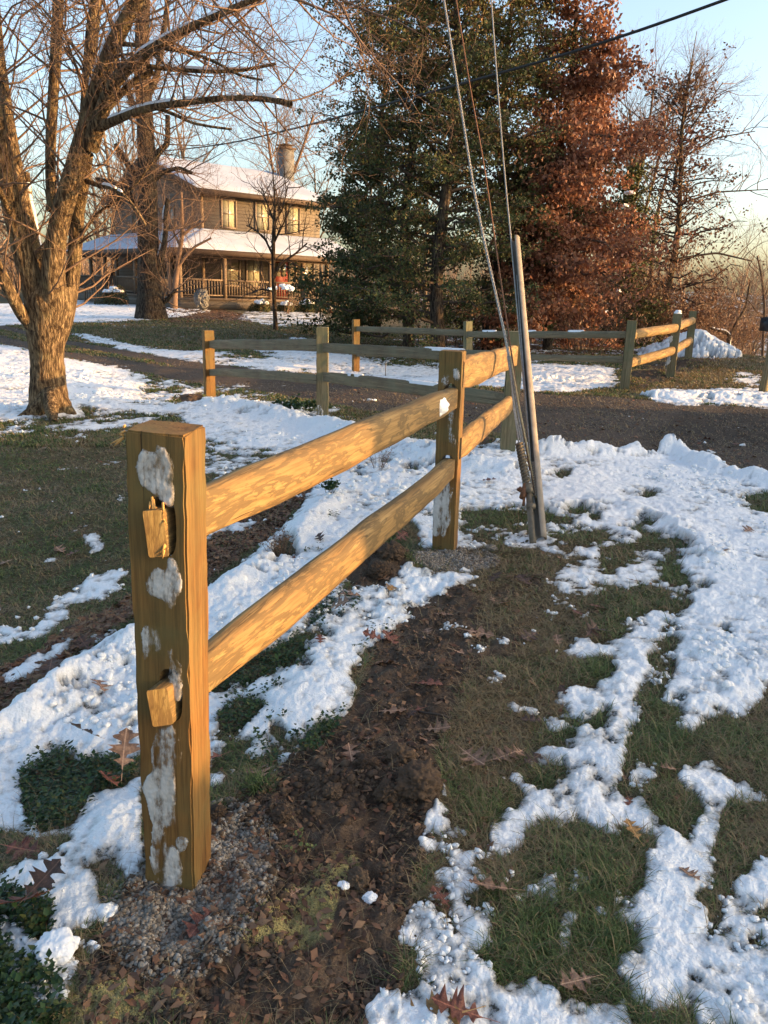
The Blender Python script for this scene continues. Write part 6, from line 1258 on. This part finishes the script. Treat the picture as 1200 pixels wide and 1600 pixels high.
# ---- evergreens beyond the fence
def leafy(name, base, D, H, label, mat, prof, nb, nleaf, ls, seed, trunk_r, lean=(0,0), cat='tree', droop=0.0, barkm=None, clump=.30, fill_=.0, stretch=1.5, down=0., lumps=0.0, per=None, sun_top=0.0, asym=None, zb=.04):
    """prof(h01) -> crown radius in m"""
    o = at(base[0], base[1], D); gz_ = Tz(o.x, o.y); e = empty(name, (o.x, o.y, gz_), 0, label, cat); rr = np.random.RandomState(seed); tr = MB(); br_ = MB(); n = 26
    hh = np.linspace(-.3, H, n); C = np.stack([lean[0]*hh/H+.12*np.sin(hh*.9+seed), lean[1]*hh/H+.1*np.cos(hh*.7+seed), hh], 1); tr.tube(C, trunk_r*(1-.97*np.linspace(0, 1, n)**1.1)+.005, 9)
    pts = []; tn = []
    for i in range(nb):
        h = ((i+rr.rand())/nb)**.85; z = zb*H+h*H*(.99-zb); az = rr.rand()*6.283; L = prof(h)*rr.uniform(.55, 1.12)*(1+lumps*math.sin(az*3+z*1.7))
        if asym: L *= asym(az, h)
        if L < .15: continue
        c0 = np.array([np.interp(z, hh, C[:,0]), np.interp(z, hh, C[:,1]), z]); el = rr.uniform(-.15, .35)+.5*h-droop; k = 7; s_ = np.linspace(0, 1, k)
        dirv = np.array([math.cos(az), math.sin(az), 0]); Pb = c0[None]+dirv[None]*(L*s_)[:,None]; Pb[:,2] += L*(s_*math.tan(el)-droop*.6*s_**2)+.04*np.sin(s_*5+az); Pb[1:] += rr.randn(k-1, 3)*.04*L
        br_.tube(Pb, (.010+.012*L)*(1-.85*s_)+.003, 4, cap=False)
        nl = int(nleaf/nb*(L/ (prof(.3)+.3))**1.5*(1.3)); ncl = max(3, int(nl/ (per or 22)))
        for c_ in range(ncl):
            s1 = rr.uniform(.15, 1.05)**.75; ctr = np.array([np.interp(s1, s_, Pb[:,q]) for q in range(3)])+rr.randn(3)*np.array([1,1,.6])*clump*L*.35*(.4+s1); m_ = per or 22
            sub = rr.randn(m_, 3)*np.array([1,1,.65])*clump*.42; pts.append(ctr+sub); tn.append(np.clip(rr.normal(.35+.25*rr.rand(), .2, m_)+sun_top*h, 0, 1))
            if rr.rand() < .6: br_.tube([np.array([np.interp(min(s1,1), s_, Pb[:,q]) for q in range(3)]), ctr, ctr+rr.randn(3)*.12], [.006,.004,.002], 3, cap=False)
    tr.build('trunk', barkm or M_barkd, e, smooth=True); br_.build('limbs', M_twigd, e); P_ = np.vstack(pts); P_[:,2] = np.maximum(P_[:,2], .03)
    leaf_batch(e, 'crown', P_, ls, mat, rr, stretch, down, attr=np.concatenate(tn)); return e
pe = lambda a, b: (lambda h: a*(.82+.22*math.sin(h*3.1))*(1-.45*max(0, h-.5)/.5) if h > .06 else b)
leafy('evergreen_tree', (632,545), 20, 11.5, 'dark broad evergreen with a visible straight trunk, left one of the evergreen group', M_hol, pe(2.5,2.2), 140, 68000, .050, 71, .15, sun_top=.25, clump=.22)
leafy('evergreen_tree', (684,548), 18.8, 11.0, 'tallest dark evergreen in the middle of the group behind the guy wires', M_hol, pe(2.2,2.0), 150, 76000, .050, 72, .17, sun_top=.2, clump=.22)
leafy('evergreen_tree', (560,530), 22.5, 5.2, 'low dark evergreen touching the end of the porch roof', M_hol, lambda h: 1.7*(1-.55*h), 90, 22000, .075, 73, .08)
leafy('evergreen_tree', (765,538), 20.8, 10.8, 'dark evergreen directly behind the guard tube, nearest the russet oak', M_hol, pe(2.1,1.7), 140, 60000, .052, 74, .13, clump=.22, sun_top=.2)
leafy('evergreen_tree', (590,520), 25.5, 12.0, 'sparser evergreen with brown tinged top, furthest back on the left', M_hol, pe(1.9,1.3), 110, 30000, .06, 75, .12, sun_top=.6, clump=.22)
leafy('cedar_tree', (968,520), 25.0, 5.2, 'small dark cedar with snow on its boughs right of the russet oak', M_hol, lambda h: 1.1*(1-.75*h)+.1, 80, 14000, .07, 76, .07, droop=.2)
for i, (a, b, dd) in enumerate([(985,302,24.4),(975,322,24.5),(978,388,24.3),(955,402,24.2),(965,455,24.2),(945,488,24)]):
    cd = [o for o in bpy.data.objects if o.name.startswith('cedar_tree')][0]; snow_lump('bough_snow', cd, tuple(at(a, b, dd)-cd.location), .16-.012*i, .14, .07, i)
leafy('oak_tree', (850,524), 21.0, 11.5, 'tall oak still holding dense russet leaves', M_redoak, lambda h: 2.15*(.85+.3*math.sin(h*7))*(1-.42*h) if h > .05 else 1.3, 140, 62000, .088, 77, .13, droop=.12, clump=.36, stretch=1.25, down=.5, lumps=.15, per=18, zb=.13, asym=lambda az, h: 1.12 if math.cos(az) > .3 else .85)
leafy('oak_tree', (893,512), 23.0, 7.0, 'shorter russet oak half behind the tall russet one', M_redoak, lambda h: 1.15*(1-.3*h), 80, 24000, .088, 78, .09, droop=.15, clump=.36, stretch=1.25, down=.5, lumps=.2, per=18)
leafy('oak_tree', (822,527), 20.5, 5.2, 'low russet young oak behind the top of the far fence', M_redoak, lambda h: 1.2*(1-.3*h), 55, 13000, .085, 79, .05, droop=.1, clump=.34, down=.5, per=16)
oo = at(1040,515,27)
leafy('oak_tree', (1040,512), 27.0, 9.6, 'thin leaning oak with scattered brown leaves and bare top', M_brleaf, lambda h: (2.6*(1-.72*h)+.1) if h < .84 else .9*(1.05-h), 150, 13000, .072, 80, .13, lean=(-.25,.2), clump=.40, down=.4, per=12, barkm=M_bark)
D = 27
photo_tree('bare_tree', (1000,510), 30, [[(985,515,30,9),(983,460,30,8),(984,400,30,7.5),(987,340,30,7),(988,280,30,6),(986,220,30,4),(984,170,30,2.5)],[(986,330,30,6),(1000,270,30,5),(1012,210,30,4),(1020,150,30,2.5),(1024,120,30,1.5)],[(985,390,30,5),(1005,340,30,4.5),(1022,280,30,4),(1035,220,30,3),(1045,160,30,2)],[(1016,505,29,8),(1017,440,29,7),(1020,380,29,6),(1030,320,29,5),(1045,260,29,3)],[(985,300,30,4),(978,240,30,3),(972,190,30,2)]],
  'pale bare tree with an upswept fan of fine branches right of the russet oak', M_twig, M_twig, seed=35, tw=(30, 2.6, 3), thr=.03, r0=.018, ang=(12,30))
OAKE = [o for o in bpy.data.objects if o.name.startswith('oak_tree') and 'leaning' in o['label']][0]
photo_tree('bare_tree', (1050,512), 27.0, [[(1052,300,27.2,5),(1060,240,27.2,5),(1068,180,27.3,4),(1076,130,27.3,3),(1082,95,27.3,2)],[(1068,190,27.3,3),(1085,150,27.3,2),(1102,112,27.3,1.2)],[(1066,220,27.2,3),(1100,170,27.2,2),(1130,128,27.2,1.2)],[(1060,250,27.2,3),(1120,215,27,2.2),(1180,205,27,1.2)],[(1058,320,27,3),(1120,300,27,2.4),(1200,296,27,1.2)],[(1050,405,27,3),(1120,395,27,3),(1175,408,27,2)]],
  'bare twiggy leaders rising through the leaning oak', M_twigd, M_twig, seed=36, into=OAKE, tw=(14, 1.4, 3), thr=.03, r0=.014, ang=(20,45))
def brush(px, py, D, n, h, spr, label, mat, seed, leafs=0, name='brush'):
    o = at(px, py, D); e = empty(name, (o.x, o.y, Tz(o.x, o.y)), 0, label, 'shrub'); t = Tree(seed)
    for i in range(n):
        a = t.r.rand()*6.28; s_ = t.r.rand()**.5*spr; t.branch(np.array([math.cos(a)*s_*.5, math.sin(a)*s_*.5, -.05]), np.array([math.cos(a)*.5, math.sin(a)*.5, 1.0]), h*t.r.uniform(.6, 1.1), .008+.004*h, 0, 2, .0, .4, (6,4), (20,50), .55, 9)
    t.fine.build('stems', mat, e)
    if leafs: P_ = np.array(t.tips); P_ = P_[t.r.randint(0, len(P_), leafs)]+t.r.randn(leafs, 3)*.06; leaf_batch(e, 'foliage', P_, .07, M_brleaf, t.r, 1.3, .3)
brush(1010,512,25,26,2.2,1.2,'dark twiggy brush right of the cedar', M_twigd, 81, 2500); brush(1075,508,26,26,2.0,1.3,'dark twiggy brush behind the fence posts at the right', M_twigd, 82, 3000)
brush(915,512,21.5,22,1.7,1.0,'orange brown arching brush under the russet oak', M_twig, 83, 600); brush(1120,520,29,20,1.8,1.4,'brown leafy brush sloping down to the valley', M_twig, 84, 2600)
brush(1170,540,22.5,12,1.7,.9,'thin bare brush at the right edge above the bank', M_twig, 85); brush(1130,530,23.5,10,1.4,.8,'thin bare brush right of the snow pile', M_twig, 86); brush(985,510,27,20,2.6,1.0,'tall brush behind the small cedar', M_twigd, 87, 1800)
brush(720,528,23,20,1.5,2.0,'low dark undergrowth beneath the evergreens', M_twigd, 88, 1600)
D = 24
photo_tree('bare_tree', (1138,545), D, [[(1139,550,D,7),(1138,535,D,6),(1140,525,D,6),(1133,518,D,5),(1120,516,D,4),(1108,511,D,3)],[(1140,526,D,5),(1150,505,D,4),(1165,480,D,3),(1172,440,D,2)],[(1130,540,D,3),(1115,548,D,2.5),(1100,552,D,2)]], 'crooked little bare tree with snow on its low limb at the right', M_barkd, M_twig, seed=37, tw=(7, 1.3, 2), thr=.02, r0=.012, snow=(0,))
D = 30
photo_tree('bare_tree', (1190,560), D, [[(1190,600,D,4),(1192,540,D,4),(1195,480,D,3.5),(1190,430,D,3),(1183,400,D,2)],[(1192,470,D,3),(1210,430,D,2),(1220,380,D,2)],[(1192,500,D,3),(1170,470,D,2),(1150,460,D,1.5)]], 'thin bare tree at the right edge behind the mailbox', M_twigd, M_twig, seed=38, tw=(12, 1.8, 2), thr=.02, r0=.014)
photo_tree('bare_tree', (430,470), 52, [[(447,480,56,9),(447,400,56,8),(448,330,56,7),(447,270,56,5),(448,215,56,3)],[(447,330,56,5),(425,260,56,4),(415,190,56,3)],[(447,300,56,5),(470,240,56,4),(490,180,56,3)]], 'bare tree glowing orange behind the chimney', M_twig, M_twig, seed=39, tw=(18, 4.5, 3), thr=.03, r0=.03)

p = at(441,455,38.6); hyd = empty('hydrangea', (p.x, p.y, Tz(p.x, p.y)), 0, 'snow topped brown shrub in front of the porch left of the steps', 'shrub'); t = Tree(91)
for i in range(16):
    a = t.r.rand()*6.28; t.branch(np.array([math.cos(a)*.3, math.sin(a)*.3, 0]), np.array([math.cos(a)*.5, math.sin(a)*.5, 1.]), 1.2, .012, 0, 1, 0, .3, (6,), (20,50), .4, 9)
t.fine.build('stems', M_twig, hyd)
for i in range(9): a = t.r.rand()*6.28; q_ = t.r.rand()**.5*.65; snow_lump('snow_cap', hyd, (math.cos(a)*q_, math.sin(a)*q_*.6, 1.25-.35*q_+t.r.rand()*.1), .17, .15, .12, i)
# unseen evergreens and hedge, added right of the view to block low sun
for i, (x, y, h, l) in enumerate([(15.2,16.6,8.5,'unseen tall dark evergreen added for shade right of the mailbox, nearer one of two'),(16.2,19.4,8.5,'unseen tall dark evergreen added for shade right of the mailbox, further one of two')]):
    e9 = leafy('evergreen_tree', (600,500), 20, h, l, M_hol, lambda q: 2.3*(1-.6*q), 90, 26000, .10, 95+i, .14, clump=.25); e9.location = (x, y, Tz(x, y))
for i in range(9):
    y = -5.5+i*1.75; x = 9.6+.15*(i % 3); e9 = empty('added_shade_shrub', (x, y, Tz(x, y)), i, 'unseen dark hedge shrub added for shade, '+ordn[i]+' of the row right of the lawn', 'hedge', 'added shade hedge right of the lawn')  # unseen row, put in to keep the sun off the near ground
    if i == 0: rr = np.random.RandomState(4); dv = rr.rand(9000, 3)*np.array([2.0,2.0,1.55])-np.array([1.,1.,0]); hm = leaf_batch(e9, 'foliage', dv, .11, M_hol, rr); hs = MB().tube([(0,0,0),(0,0,1.2)], .04, 6).build('stem', M_twigd, e9)
    else:
        for s_ in (hm, hs): c9 = s_.copy(); COL.objects.link(c9); c9.parent = e9

e9 = empty('added_shade_shrub', (9.3, 2.45, Tz(9.3, 2.45)), .3, 'taller narrow dark shrub rising above the hedge row right of the lawn', 'hedge', 'added shade hedge right of the lawn'); e9.scale = (.8, .5, 1.75)  # unseen shrub, added so its shadow falls across the near rails
for s_ in (hm, hs): c9 = s_.copy(); COL.objects.link(c9); c9.parent = e9
